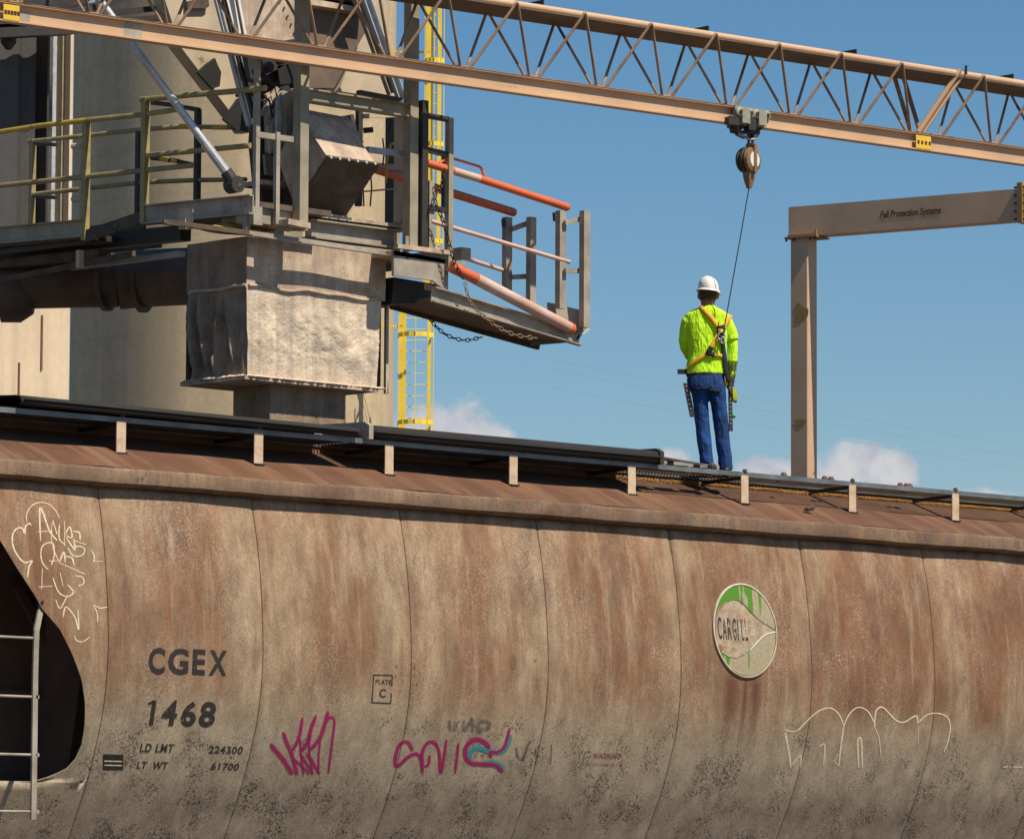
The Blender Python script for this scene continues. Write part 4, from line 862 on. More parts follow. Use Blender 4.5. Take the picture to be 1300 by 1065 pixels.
# ================================================================== LOADING TOWER
yF = -.75
tower = thing('loading_tower', 'rusted steel loading tower frame with columns, beams and platform beside the silos', 'loading tower', at(380, 300, y=yF))
def tp(name, m, fn, *a, **k): return part(name, m, tower, fn, *a, **k)
def col(px, ytop, ybot, w, y=yF, m=None, name='column', parent=None):
    a, c = at(px, ytop, y=y), at(px, ybot, y=y); a.x = c.x
    return part(name, m or m_green, parent or tower, 'bar', c, a, w, w, up=(0, 1, 0))
col(381, -60, 293, .098); col(520.5, -60, 318, .098)
def beam(x0, y0, x1, y1, y, w, h, m, name='beam', sec=None, parent=None, level=False):
    a, c = at(x0, y0, y=y), at(x1, y1, y=y)
    if level: c.z = a.z = (a.z + c.z) / 2
    return part(name, m, parent or tower, 'sweep', [a, c], sec or [(x * w, z * h) for x, z in SQ])
beam(388, 123, 527, 141, yF + .02, .1, .11, m_green, sec=ibeam(.1, .12, .014, .012), level=True)
beam(455, 117, 508, 127, yF - .1, .06, .03, m_darksteel, 'conduit')
beam(388, 290, 507, 306, -.47, .1, .15, m_galv, sec=ibeam(.14, .17, .014, .012), level=True)
beam(378, 275, 500, 294, -.3, .5, .03, m_dust, 'floor_plate', level=True)
# rear row of the tower
col(455, 136, 262, .05, y=.1, m=m_darksteel); col(500, 130, 285, .12, y=.4, m=m_darksteel)
beam(392, 200, 522, 216, .1, .05, .05, m_darksteel, 'cross_bar'); beam(460, 148, 512, 146, -.2, .04, .04, m_duct, 'cross_bar')
beam(466, 190, 522, 197, -.6, .05, .05, m_pale, 'cross_bar')
# main leg standing behind the rail car and carrying the platform
q = at(360, 520, y=2.25); part('tower_leg', m_green, tower, 'bar', (q.x, q.y, -.42), (q.x, q.y, 6.9), .24, .24, up=(0, 1, 0))
part('tower_arm', m_green, tower, 'bar', (q.x, q.y, 6.33), (q.x, -.30, 6.33), .12, .10)
# toe channel and pieces left of the column
Xc = -6.385; X1 = -6.50
def bx(x0, y0, x1, y1, x, w, h, m, name='channel', sec=None, parent=None):
    return part(name, m, parent or tower, 'sweep', [at(x0, y0, x=x), at(x1, y1, x=x)], sec or [(a * w, b_ * h) for a, b_ in SQ])
bx(184, 273, 322, 260, X1, .04, .17, m_galv, 'toe_channel', sec=chan(.05, .17))
bx(184, 276, 322, 264, X1 + .9, .04, .15, m_dustdark, 'toe_channel')
tb = MB(); tb.prism([at(184, 268, x=X1), at(322, 255, x=X1), at(322, 262, x=X1), at(184, 276, x=X1)], (.9, 0, 0)); tb.build('deck_plate', m_dustdark, tower)
bx(107, 301, 184, 275, X1, .03, .11, m_dustdark, 'stair_stringer'); bx(107, 296, 184, 283, X1 + .4, .03, .10, m_dustdark, 'stair_stringer')
bx(-40, 303, 108, 290, X1, .04, .17, m_green, 'toe_channel', sec=chan(.05, .16)); bx(-40, 326, 108, 306, X1 + .1, .05, .05, m_darksteel, 'beam'); 
tb = MB(); tb.prism([at(-40, 310, x=X1), at(108, 296, x=X1), at(108, 303, x=X1), at(-40, 318, x=X1)], (.9, 0, 0)); tb.build('deck_plate', m_darksteel, tower)
bx(-40, 325, 236, 296, X1 + .45, .12, .14, m_darksteel, 'beam'); bx(-40, 340, 130, 322, X1 + .3, .10, .08, m_dustdark, 'beam')
bx(0, 356, 170, 322, X1 + .2, .04, .05, m_dustdark, 'brace'); bx(90, 340, 232, 322, X1 + .75, .06, .05, m_pale, 'brace')
col(101, 318, 340, .05, y=1.6, m=m_duct, name='hanger')
# box right of deck, under the two small posts
tb = MB(); tb.prism([at(328, 258, y=-.68), at(372, 262, y=-.68), at(372, 290, y=-.68), at(328, 283, y=-.68)], (0, .5, 0)); tb.build('edge_plate', m_galv, tower)
tb = MB(); tb.prism([at(322, 256, x=X1), at(300, 258, x=X1), at(300, 283, x=X1), at(322, 285, x=X1)], (.1, 0, 0)); tb.build('edge_plate', m_galv, tower)
beam(352, 283, 380, 289, -.72, .3, .05, m_dust, 'edge_plate')
# short inner columns
col(324.5, 70, 285, .045, y=-.70, m=m_galv, name='rail_post'); col(350.5, 168, 285, .042, y=-.72, m=m_galv, name='rail_post')
beam(324, 171, 380, 179, -.70, .05, .05, m_galv, 'rail_bar')
col(357, 285, 293, .07, y=-.68, m=m_galv, name='stub_post'); col(313, 258, 294, .05, y=-.62, m=m_galv, name='stub_post')
# right lower end of the platform with dark recess
tb = MB(); tb.prism([at(500, 318, y=-.8), at(569, 330, y=-.8), at(569, 371, y=-.8), at(549, 356, y=-.8), at(500, 350, y=-.8)], (0, .03, 0)); tb.build('end_plate', m_galv, tower)
tb = MB(); tb.prism([at(500, 318, y=-.8), at(569, 330, y=-.8), at(569, 335, y=-.8), at(500, 324, y=-.8)], (0, .9, 0)); tb.build('end_deck', m_dust, tower)
tb = MB(); tb.prism([at(500, 352, y=-.5), at(560, 362, y=-.5), at(545, 384, y=-.5), at(497, 386, y=-.5)], (0, .8, 0)); tb.build('recess_box', m_darksteel, tower)
beam(503, 312, 571, 322, -.83, .05, .04, m_dust, 'end_curb', level=True)
for (x, y0, y1) in ((504, 296, 322), (515, 300, 330), (548, 298, 322)): col(x, y0, y1, .04, y=-.78, m=m_galv, name='stub_post')
# gate frame
gate = thing('gate_frame', 'dark square tube gate frame at the right end of the tower platform', 'gate', at(545, 330, y=-.82))
def gp(name, m, fn, *a, **k): return part(name, m, gate, fn, *a, **k)
col(536, 128, 320, .07, y=-.8, m=m_darksteel, name='gate_post', parent=gate)
col(545, 230, 322, .06, y=-.78, m=m_green, name='gate_post', parent=gate)
col(569.5, 150, 343, .055, y=-.82, m=m_green, name='gate_post', parent=gate)
for y0, y1 in ((147, 152), (190, 197), (263, 268)): beam(541, y0, 569, y1, -.81, .045, .045, m_darksteel, 'gate_bar', parent=gate)
col(563, 196, 268, .03, y=-.6, m=m_darksteel, name='gate_bar', parent=gate)

# corner cluster of chute machinery (dark)
mc = thing('spout_gearbox', 'dark grease and dust caked spout joint between the inclined chutes', 'machinery', at(350, 275, y=-.1))
def mp_(name, m, pts, y, th, parent=None): 
    tb = MB(); tb.prism([at(*p, y=y) for p in pts], (0, th, 0)); return tb.build(name, m, parent or mc)
mp_('housing', m_dustdark, [(332, 112), (362, 82), (392, 92), (392, 262), (334, 262), (326, 180)], .05, .12)
mp_('housing_lid', m_darksteel, [(312, 60), (372, 50), (392, 62), (392, 112), (340, 104), (318, 100)], -.05, .15)
for (x0, y0, x1, y1) in ((338, 158, 362, 118), (345, 166, 368, 128), (332, 146, 352, 112), (352, 175, 374, 136)):
    tb = MB(); tb.bar(at(x0, y0, y=-.14), at(x1, y1, y=-.14), .03, .035); tb.build('housing_rib', m_dust, mc)
mp_('bent_plate', m_dust, [(340, 160), (346, 156), (350, 192), (343, 196)], -.2, .03); mp_('bent_plate', m_pale, [(352, 128), (358, 118), (358, 200), (351, 200)], -.25, .03)
mp_('side_plate', m_galv, [(362, 122), (376, 112), (384, 150), (384, 190), (364, 190)], -.3, .3)
mp_('deflector', m_duct, [(355, 112), (372, 118), (383, 150), (383, 135), (366, 108)], -.35, .02)
for (x, y, r_) in ((334, 88, .05), (352, 75, .06), (322, 92, .035)):
    tb = MB(); tb.lathe(at(x, y, y=-.3), (.3, -1, .2), [(0, r_), (.08, r_), (.1, r_ * .6)], 14); tb.build('bearing_cap', m_darksteel, mc)
for (pts, w_) in (([(336, 100), (348, 108), (352, 124), (344, 140)], .012), ([(372, 60), (380, 84), (376, 108)], .012), ([(330, 120), (342, 128), (346, 150)], .010), ([(300, 122), (318, 118), (330, 130)], .016)):
    tb = MB(); tb.tube([at(*p, y=-.2) for p in pts], w_, 6); tb.build('hose', m_black, mc, smooth=True)
mp_('access_plate', m_dust, [(338, 120), (350, 112), (356, 128), (344, 138)], -.02, .03)
mp_('access_plate', m_duct, [(360, 196), (378, 198), (378, 236), (360, 232)], .0, .03)
mp_('guard_plate', m_galv, [(336, 196), (352, 200), (352, 224), (338, 222)], -.02, .03)
mp_('grease_block', m_darksteel, [(330, 70), (352, 62), (360, 84), (338, 96)], -.12, .1)
mp_('grease_block', m_black, [(352, 84), (384, 78), (388, 104), (356, 108)], -.12, .1)
mp_('shelf', m_dust, [(334, 228), (366, 232), (366, 238), (334, 234)], -.2, .3)
# discharge chute with flap
ch = thing('discharge_chute', 'grey dusty discharge chute box with bolted brown flap behind the tower column', 'chute', at(430, 270, y=-.4))
A_, B1, C1, D1, E1 = (at(414, 197, y=-.84), at(398, 173, y=-.72), at(386, 145, y=-.55), at(352, 200, y=-.32), at(374, 262, y=-.47))
w6 = at(480, 206, y=-.84).x - A_.x
tb = MB(); tb.prism([A_, B1, C1, D1, E1], (w6 * .93, 0, 0)); tb.build('chute_box', m_dust, ch)
tb = MB(); e = Vector((0, -.012, -.008)); tb.prism([A_ + e, at(374, 262, y=-.47) + e, at(370, 264, y=-.44) + e * 2, A_ + e * 2.4], (w6, 0, 0)); tb.build('chute_flap', m_dustdark, ch)
for k in range(6):
    p = A_ + Vector((w6 * (.06 + .17 * k), -.02, -.02)); tb = MB(); tb.lathe(p, (0, -1, -.2), [(0, .012), (.012, .010)], 8); tb.build('flap_bolt', m_white, ch)
tb = MB(); tb.prism([at(392, 140, y=-.5), at(444, 150, y=-.5), at(462, 181, y=-.64) , at(398, 172, y=-.64)], (0, .25, -.05)); tb.build('chute_throat', m_galv, ch)
tb = MB(); tb.prism([at(438, 150, y=-.0), at(449, 145, y=-.0), at(456, 180, y=-.05), at(449, 178, y=-.05)], (0, .3, 0)); tb.build('chute_cheek', m_darksteel, ch)

for (x0, y0, x1, y1) in ((455, 196, 462, 262), (470, 214, 470, 262), (486, 176, 486, 210)):
    part('hanging_cable', m_black, tower, 'tube', [at(x0, y0, y=-.3), at((x0 + x1) / 2 + 2, (y0 + y1) / 2, y=-.3), at(x1, y1, y=-.3)], .008, 5)
beam(455, 244, 500, 240, -.3, .015, .015, m_olive, 'tie_wire'); beam(462, 166, 473, 165, -.4, .02, .05, m_black, 'sign_plate')
part('cable_loop', m_yellow, tower, 'tube', [at(490, 232, y=-.3), at(491, 205, y=-.3), at(496, 184, y=-.3), at(503, 180, y=-.3)], .012, 6)
# inclined spouts coming down from above
sp1 = thing('inclined_spout', 'beige riveted inclined spout at the top left of the tower', 'spout', at(330, 60, y=.4))
def ip(name, m, pts, y, th, root):
    tb = MB(); tb.prism([at(*p, y=y) for p in pts], (0, th, 0)); return tb.build(name, m, root)
ip('spout_body', m_dust, [(292, -60), (352, -60), (386, 40), (372, 110), (324, 90), (312, 40)], .2, .16, sp1)
ip('spout_flange', m_white, [(288, -60), (294, -60), (316, 60), (326, 140), (320, 142), (308, 70)], .1, .08, sp1)
for t in np.linspace(0, 1, 7):
    tb = MB(); tb.lathe(at(352 + 26 * t, -10 + 62 * t, y=.19), (0, -1, 0), [(0, .012), (.01, .01)], 6); tb.build('rivet', m_dustdark, sp1)
sp2 = thing('brown_spout', 'brown underside of a second spout descending between the two columns', 'spout', at(430, 60, y=.5))
ip('spout_body', m_pipe, [(404, -60), (476, -60), (470, 30), (424, 112), (392, 112), (392, 20)], .45, .18, sp2)
ip('spout_side', m_duct, [(470, 5), (478, 30), (512, 128), (430, 116)], .6, .3, sp2)
ip('spout_rim', m_dust, [(392, -2), (470, 12), (470, 18), (392, 6)], .3, .2, sp2)
ip('spout_rim', m_darksteel, [(392, -12), (470, -4), (470, 6), (392, -4)], .3, .25, sp2)
duct = thing('dust_duct', 'beige tapered duct crossing behind the silver rod at the upper left', 'duct', at(280, 120, y=1.2))
ip('duct_body', m_duct, [(190, -60), (300, -60), (326, 60), (322, 168), (312, 168), (228, 58)], 1.2, .16, duct)
ip('rubber_flap', m_black, [(251, 92), (262, 82), (273, 74), (277, 84), (281, 92), (279, 110), (270, 113), (262, 104)], 1.12, .03, duct)
ip('rubber_flap', m_black, [(284, 152), (302, 126), (312, 120), (316, 168), (300, 165)], 1.1, .03, duct)
ip('duct_hatch', m_dustdark, [(238, 2), (264, -4), (266, 8), (262, 11), (238, 11)], 1.15, .05, duct)
# diagonal members
def diag(name, label, x0, y0, x1, y1, y, w, h, m, cat, extra=None, tube=False, y2=None):
    a, c = at(x0, y0, y=y), at(x1, y1, y=y if y2 is None else y2)
    root = thing(name, label, cat, c)
    if tube: part('rod', m, root, 'tube', [a, c], w, 12, smooth=True)
    else: part('channel', m, root, 'sweep', [a, c], chan(w, h, .01))
    return root, a, c
r1, a, c = diag('brace_rod', 'silver tubular brace rod slanting down to the platform rail', 120, -8, 297, 232, -.15, .036, .036, m_silver, 'brace rod', tube=True, y2=-.78)
d = (c - a).normalized()
part('rod_sleeve', m_silver, r1, 'tube', [c - d * .42, c - d * .1], .042, 12); part('rod_end', m_darksteel, r1, 'tube', [c - d * .12, c + d * .06], .055, 10)
part('rod_clevis', m_darksteel, r1, 'lathe', c + Vector((0, .06, -.02)), (0, -1, 0), [(0, .075), (.12, .075)], 12)
r2, a, c = diag('channel_brace', 'pale blue grey channel brace pair slanting past the dark spout joint', 266, -30, 315, 160, -.35, .03, .05, m_pale, 'brace')
part('channel', m_darksteel, r2, 'sweep', [at(275, -30, y=-.3), at(321, 150, y=-.3)], chan(.03, .04)); part('channel', m_white, r2, 'sweep', [at(281, -30, y=-.28), at(324, 160, y=-.28)], [(x * .02, z * .03) for x, z in SQ])
r3, a, c = diag('channel_brace', 'pale blue grey channel brace slanting down behind the right column', 452, -30, 508, 128, .2, .05, .09, m_pale, 'brace')
part('channel', m_green, r3, 'sweep', [at(440, -30, y=.24), at(494, 120, y=.24)], chan(.05, .06))
for (x0, y0, x1, y1) in ((120, 10, 160, -4), (60, 4, 130, 25)): beam(x0, y0, x1, y1, .9, .05, .06, m_darksteel, 'brace')
beam(130, 18, 210, 10, 1.4, .05, .05, m_darksteel, 'brace'); beam(150, 28, 215, 22, 1.4, .3, .04, m_darksteel, 'brace'); beam(118, 2, 138, 30, 1.2, .12, .04, m_pale, 'brace')

# ---- handrails of the left walkway
X2 = X1 + .85
def rail(root, pts, x, r_=.024, m=m_olive, name='rail_tube'): return part(name, m, root, 'tube', [at(p[0], p[1], x=x) for p in pts], r_, 10, smooth=True)
def vpost(root, px, y0, y1, x, w=.05, m=m_olive):
    a, c = at(px, y0, x=x), at(px, y1, x=x); a.y = c.y; return part('rail_post', m, root, 'bar', c, a, w, w, up=(0, 1, 0))
hr = thing('walkway_handrail', 'near olive and yellow handrail of the left walkway', 'handrail', at(107, 303, x=X1), 'walkway handrails')
rail(hr, [(-40, 174), (0, 168), (50, 160)], X1, m=m_yellow); rail(hr, [(50, 160), (110, 153)], X1, m=m_yellow); rail(hr, [(110, 153), (178, 146), (228, 139)], X1)
rail(hr, [(-40, 241), (0, 236), (105, 225)], X1); rail(hr, [(105, 225), (178, 217), (245, 210)], X1)
vpost(hr, 108, 157, 305, X1, .055)
hr2 = thing('walkway_handrail', 'tall olive handrail with open tube end beside the silver rod', 'handrail', at(183, 283, x=X1), 'walkway handrails')
rail(hr2, [(179, 127), (240, 121), (300, 116), (337, 112)], X1, .026); rail(hr2, [(184, 198), (318, 185)], X1, .024)
vpost(hr2, 183, 125, 283, X1, .06)
hr3 = thing('walkway_handrail', 'far handrail of the walkway with black and yellow hazard bands', 'handrail', at(175, 283, x=X2), 'walkway handrails')
rail(hr3, [(37, 180), (105, 173), (178, 165), (230, 161), (294, 162)], X2, .022); rail(hr3, [(42, 247), (178, 232), (245, 229), (312, 228)], X2, .022)
for px, y0, y1 in ((40, 178, 290), (175, 168, 285), (250, 140, 258)): vpost(hr3, px, y0, y1, X2, .05, m_darksteel if px > 100 else m_olive)
for p in ([(188, 130), (222, 134), (253, 140)], [(188, 200), (220, 204), (247, 210)]): rail(hr3, p, X2 - .4, .022, m_darksteel)
for x0, y0, x1, y1 in ((205, 202, 214, 203.2), (219, 203.8, 226, 204.8)): rail(hr3, [(x0, y0), (x1, y1)], X2 - .41, .024, m_yellow, 'hazard_band')
for x0, y0, x1, y1 in ((229, 161, 241, 161), (272, 161.7, 290, 162)): rail(hr3, [(x0, y0), (x1, y1)], X2 - .005, .0245, m_yellow, 'hazard_band')
rail(hr3, [(93, 186), (104, 187)], X2 - .3, .03, m_duct); rail(hr3, [(93, 253), (104, 254)], X2 - .3, .03, m_duct); vpost(hr3, 102, 186, 300, X2 - .3, .03, m_duct)
rail(hr3, [(45, 182), (72, 184)], X2 - .2, .02, m_darksteel); rail(hr3, [(45, 249), (72, 251)], X2 - .2, .02, m_darksteel)

# ---- big dark pipe
pipe = thing('dust_collection_pipe', 'large dark brown flanged pipe running left under the walkway', 'pipe', far(100, 392, 44.6))
dp = 44.6
def PP(px, py, d_=dp): return far(px, py, d_)
part('pipe_run', m_pipe, pipe, 'tube', [PP(-90, 362), PP(0, 360), PP(150, 357)], .245, 32, smooth=True)
part('pipe_elbow', m_pipe, pipe, 'tube', [PP(150, 357), PP(180, 354), PP(215, 352, 44.4), PP(262, 350, 44.2)], .27, 32, smooth=True)
for px, r_ in ((134, .285), (180, .30), (-4, .30)):
    a = PP(px - 2, 357); part('pipe_flange', m_pipe, pipe, 'lathe', a, tuple(_r0 + np.array([-.25, -.1, 0])), [(0, r_), (.05, r_)], 32, smooth=True)
part('pipe_flange', m_pipe, pipe, 'lathe', PP(2, 372), tuple(_r0), [(0, .28), (.18, .28), (.3, .2)], 32, smooth=True)
part('pipe_clamp', m_white, pipe, 'bar', PP(138, 330, 44.3), PP(137, 338, 44.28), .03, .03)

# ---- grain spout hopper with torn cloth skirt
hop = thing('grain_loading_hopper', 'dust caked steel loading hopper with wrinkled skirt hanging over the rail car hatch', 'loading hopper', at(390, 540, y=-.1))
yh = -.5; zl = 4.97; zm = 5.765; zt = 6.20; xr = -4.80; yb = .32
xl = Xc
def facegrid(pa, pb, z0, z1, nx, nz, disp):
    rows = []
    for j in range(nz + 1):
        t = j / nz; row = []
        for i in range(nx + 1):
            s = i / nx; a = pa(t); c = pb(t); p = a.lerp(c, s); p = Vector((p.x, p.y, z0 + (z1 - z0) * t)) + disp(s, t); row.append(p)
        rows.append(row)
    return rows
# upper plates
tb = MB(); tb.grid(facegrid(lambda t: Vector((xl, yh, 0)), lambda t: Vector((xr + .05, yh, 0)), zm, zt, 20, 6, lambda s, t: Vector((0, .006 * math.sin(s * 9 + t * 2), 0)))); tb.build('front_plate', m_dust, hop, smooth=True)
m_dust2 = mat('brown dusty plate darkened for shade', (.30, .21, .14), (.17, .11, .07), rough=.85, scale=4, bump=.4, streak=(.35, .28, .2), streak_amt=.3)  # darker copy of the front plate's dust, side shade mixed into it
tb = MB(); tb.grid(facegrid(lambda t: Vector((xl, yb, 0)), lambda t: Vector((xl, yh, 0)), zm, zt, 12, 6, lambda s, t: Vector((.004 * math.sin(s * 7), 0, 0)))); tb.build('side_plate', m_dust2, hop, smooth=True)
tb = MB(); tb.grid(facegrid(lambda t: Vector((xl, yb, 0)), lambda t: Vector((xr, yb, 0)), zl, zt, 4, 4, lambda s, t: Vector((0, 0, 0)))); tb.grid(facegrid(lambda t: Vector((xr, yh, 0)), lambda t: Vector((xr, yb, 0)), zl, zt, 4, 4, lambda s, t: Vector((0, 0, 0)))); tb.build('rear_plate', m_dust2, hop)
# skirt
def wr_front(s, t):
    e = math.sin(math.pi * min(1, t * 1.0)); edge = min(1, s * 5)
    n1 = .05 * NZ(Vector((s * 2.3, t * 1.6, 3))) + .013 * NZ(Vector((s * 7 + t * 3, t * 4 - s * 3, 8))) + .022 * abs(NZ(Vector((s * 3 + t * 4, t * 2 - s * 5, 12)))) + .030 * NZ(Vector((s * 8 + t * .8, t * .9, 21))) * (1.1 - t) + .006 * NZ(Vector((s * 16 + t * 4, t * 10 + s * 7, 1))) + .006 * NZ(Vector((s * 36 - t * 8, t * 26, 5))) + .006 * NZ(Vector((s * 70, t * 50, 5)))
    near = 0 * math.exp(-(s / .10) ** 2) * math.sin(math.pi * t) ** .8
    return Vector((near * .05 * 0 , -n1 * e * (.4 + .6 * edge) + -near * .03 + .0 * e - .012 * math.exp(-((s - .075) / .02) ** 2) * e, .004 * math.sin(30 * s)))
tb = MB(); tb.grid(facegrid(lambda t: Vector((xl + .0 + .02 * (1 - t), yh, 0)), lambda t: Vector((xr - .05 + .05 * t, yh, 0)), zl, zm + .005, 90, 60, wr_front)); sk = tb.build('skirt_front', mat('dusty canvas skirt', (.70, .58, .44), (.48, .38, .28), rough=.95, scale=6, bump=.8, grain=45, rust=(.27, .17, .11), rust_amt=.22, speck=.12, streak=(.33, .27, .22), streak_amt=.35), hop, smooth='all')
def wr_side(s, t):
    e = math.sin(math.pi * t) ** .7
    fold = 0
    for c_, w_, h_, tl in ((.30, .035, .125, .16), (.52, .028, .085, -.10), (.72, .03, .06, .18), (.90, .03, .025, .06), (.12, .03, .15, .08), (.44, .02, .05, .14), (.62, .015, .025, .1)): fold += h_ * math.exp(-((s - c_ - tl * (.5 - t)) / w_) ** 2) * math.sin(math.pi * min(1, max(0, t))) ** .6
    return Vector((.03 * e - fold * 1.1 + .02 * NZ(Vector((s * 12, t * 5, 4))) * e, -.05 * e * (1 - s) , 0))
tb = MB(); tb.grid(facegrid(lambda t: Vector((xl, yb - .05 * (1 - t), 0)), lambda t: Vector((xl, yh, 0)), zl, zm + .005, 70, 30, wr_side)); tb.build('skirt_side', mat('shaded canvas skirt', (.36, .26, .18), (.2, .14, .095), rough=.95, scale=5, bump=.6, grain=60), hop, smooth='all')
# seam roll between plates and skirt
pts = [Vector((xl - .012, yb - .05, zm - .01))] + [Vector((xl - .012, yb + (yh - yb) * t, zm + .008 * math.sin(t * 9))) for t in np.linspace(.1, .95, 8)]
pts += [Vector((xl - .01, yh - .012, zm))]
tb = MB(); tb.tube(pts, .016, 8); tb.build('skirt_hem', m_dust, hop, smooth=True)
pts = [Vector((xl + (xr - xl) * t, yh - .014, zm + .016 * math.sin(t * 17) * math.sin(t * 5) + .004)) for t in np.linspace(0.01, .99, 40)]
tb = MB(); tb.tube(pts, .013, 8); tb.build('skirt_hem', m_dust, hop, smooth=True)
# bottom lip, top angle bars
tb = MB(); lp = [at(234, 487, x=xl - .03), at(313, 478.5, y=yh - .06), at(477, 505, y=yh - .06)]
P3 = [Vector((xl - .05, yb + .02, zl)), Vector((xl - .05, yh - .05, zl)), Vector((xr - .07, yh - .05, zl)), Vector((xr - .07, yb + .02, zl))]
tb.prism(P3, (0, 0, -.035)); tb.build('bottom_lip', m_dust, hop)
tb = MB(); 
for k in range(420):
    s = rng.uniform(); sd_ = rng.uniform() < .35
    x, y = (xl - .03 + rng.uniform(-.015, .02), yb + (yh - yb) * s) if sd_ else (xl + (xr - xl) * s, yh - .03 + rng.uniform(-.015, .015))
    r_ = rng.uniform(.008, .03) * (1.3 if (sd_ and .3 < s < .8) else .8); tb.lathe((x, y, zl - .003), (0, 0, 1), [(0, r_ * 1.6), (r_ * .5, r_ * .9), (r_ * .75, r_ * .2)], 6)
tag(tb.build('dust_crust', mat('pale dust crust', (.60, .47, .36), (.5, .38, .29), rough=1, scale=20), hop), kind='stuff')
beam(207, 285.5, 316, 300, -.68, .05, .05, m_dustdark, 'top_angle', sec=angle(.05, .05, .01), parent=hop); beam(316, 300, 590, 340, -.68, .05, .05, m_galv, 'top_angle', sec=angle(.05, .05, .01), parent=hop)
for px in (236,): pass
col(236, 266, 291, .09, y=-.35, m=m_dust, name='hanger_plate', parent=hop)
col(490, 385, 500, .03, y=-.3, m=m_duct, name='guide_bar', parent=hop)
part('inner_box', m_dustdark, hop, 'box', ((xl + xr) / 2, (yh + yb) / 2 + .02, zt - .12), (xr - xl - .1, yb - yh - .1, .04))
# square throat below
za = 4.3; q0 = at(297, 500, x=-6.05); 
tb = MB(); xa_, xb_ = -6.0, -5.12; ya_, yb_ = -.38, .12
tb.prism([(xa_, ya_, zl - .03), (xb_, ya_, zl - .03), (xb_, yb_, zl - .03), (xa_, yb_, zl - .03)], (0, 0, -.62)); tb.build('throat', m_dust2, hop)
# heaps of corn on top of the hopper
def heap(px, py, w, h, y, label):
    c = at(px, py, y=y); b = MB(); rows = []
    for j in range(9):
        rr = j / 8
        rows.append([c + Vector((math.cos(t) * rr * w * (1 + .12 * math.sin(3 * t)), math.sin(t) * rr * w * .7, h * (1 - rr ** 1.3) - .02)) for t in np.linspace(0, 2 * math.pi, 21)])
    b.grid(rows); o = b.build('corn_heap', m_corn, smooth=True); tag(o, label, 'corn', 'heaps of corn on the hopper', 'stuff')
heap(295, 291, .30, .085, -.3, 'larger heap of yellow corn on the left top edge of the hopper'); heap(323, 294, .16, .07, -.42, 'smaller heap of yellow corn beside the stub post on the hopper')

# ================================================================== FOLD DOWN GANGWAY
gw = thing('folding_gangway', 'fold down gangway with orange handrails hanging out to the right of the tower', 'gangway', at(560, 370, y=-.55))
yn, yf = -.80, -.10
def GB(x0, y0, x1, y1, y, r_, m, name): return part(name, m, gw, 'tube', [at(x0, y0, y=y), at(x1, y1, y=y)], r_, 14, smooth=True)
# deck
dk = [at(560, 366, y=yn), at(735, 424, y=yn)]
v = dk[1] - dk[0]
tb = MB(); tb.sweep([at(548, 374, y=yn), at(736, 430, y=yn)], [(-.012, -.07), (.05, -.07), (.05, -.058), (0, -.058), (0, .058), (.05, .058), (.05, .07), (-.012, .07)]); tb.build('deck_channel', m_galv, gw)
tb = MB(); tb.sweep([at(497, 384, y=yf), at(684, 436, y=yf)], [(-.02, -.06), (.02, -.06), (.02, .06), (-.02, .06)]); tb.build('deck_channel', m_dustdark, gw)
tb = MB(); P4 = [at(548, 380, y=yn + .02), at(734, 434, y=yn + .02)]; Q4 = [at(684, 438, y=yf), at(497, 388, y=yf)]; tb.prism(P4 + Q4, (0, 0, .02)); tb.build('deck_plate', mat('brown deck underside', (.27, .185, .125), (.2, .13, .085), rough=.8, scale=4), gw)
tb = MB(); tb.prism([at(697, 384, y=yn + .15), at(735, 393, y=yn), at(748, 414, y=yn - .08), at(729, 431, y=yn), at(700, 425, y=yn + .1)], (0, .03, 0)); tb.build('end_cheek', m_galv, gw)
tb = MB(); tb.prism([at(735, 424, y=yn), at(749, 416, y=yn), at(749, 419, y=yn), at(730, 433, y=yn)], (0, .6, .0)); tb.build('end_lip', m_pale, gw)
GB(571, 338, 604, 354, yn - .06, .052, m_orange, 'counterbalance_sleeve'); GB(604, 354, 724, 417, yn - .06, .055, m_pinkpipe, 'counterbalance_tube')
a = at(724, 417, y=yn - .06); part('tube_cap', m_orange, gw, 'lathe', a, tuple((at(724, 417, y=yn) - at(604, 354, y=yn)).normalized()), [(-.02, .056), (.02, .056), (.04, .04)], 14, smooth=True)
# rails
tp1 = at(721, 262, y=yn); 
GB(541, 207, 575, 217, yn, .036, m_orange, 'upper_rail'); GB(575, 217, 608, 227, yn, .036, m_pinkpipe, 'upper_rail'); GB(608, 227, 719, 263, yn, .036, m_orange, 'upper_rail')
GB(476, 215, 651, 269.5, yf, .04, m_orange, 'upper_rail')
for (x, y, yy, r_) in ((719, 263, yn, .037), (651, 269.5, yf, .041)): tb = MB(); tb.lathe(at(x, y, y=yy), (1, 0, -.12), [(0, r_), (.02, r_ * .9), (.035, r_ * .5)], 14); tb.build('rail_cap', m_orange, gw, smooth=True)
GB(547, 281, 723, 333, yn, .02, m_pinkpipe, 'lower_rail'); GB(547, 314, 638, 343, yf, .02, m_pinkpipe, 'lower_rail')
part('bent_handle', m_orange, gw, 'tube', [at(558, 207, y=yn), at(568, 200, y=yn), at(573, 201, y=yn), at(608, 211.5, y=yn), at(611, 214, y=yn), at(616, 226, y=yn)], .013, 8, smooth=True)
def gpost(px, y0, y1, y, w, m, name='rail_post'):
    a, c = at(px, y0, y=y), at(px, y1, y=y); a.x = c.x; return part(name, m, gw, 'bar', c, a, w, w * .8, up=(0, 1, 0))
gpost(643.5, 276, 374, yf - .02, .075, m_galv); gpost(674, 276, 387, yf - .15, .075, m_galv)
gpost(711.5, 268, 392, yn + .02, .08, m_galv); gpost(742, 268, 416, yn - .1, .08, m_galv)
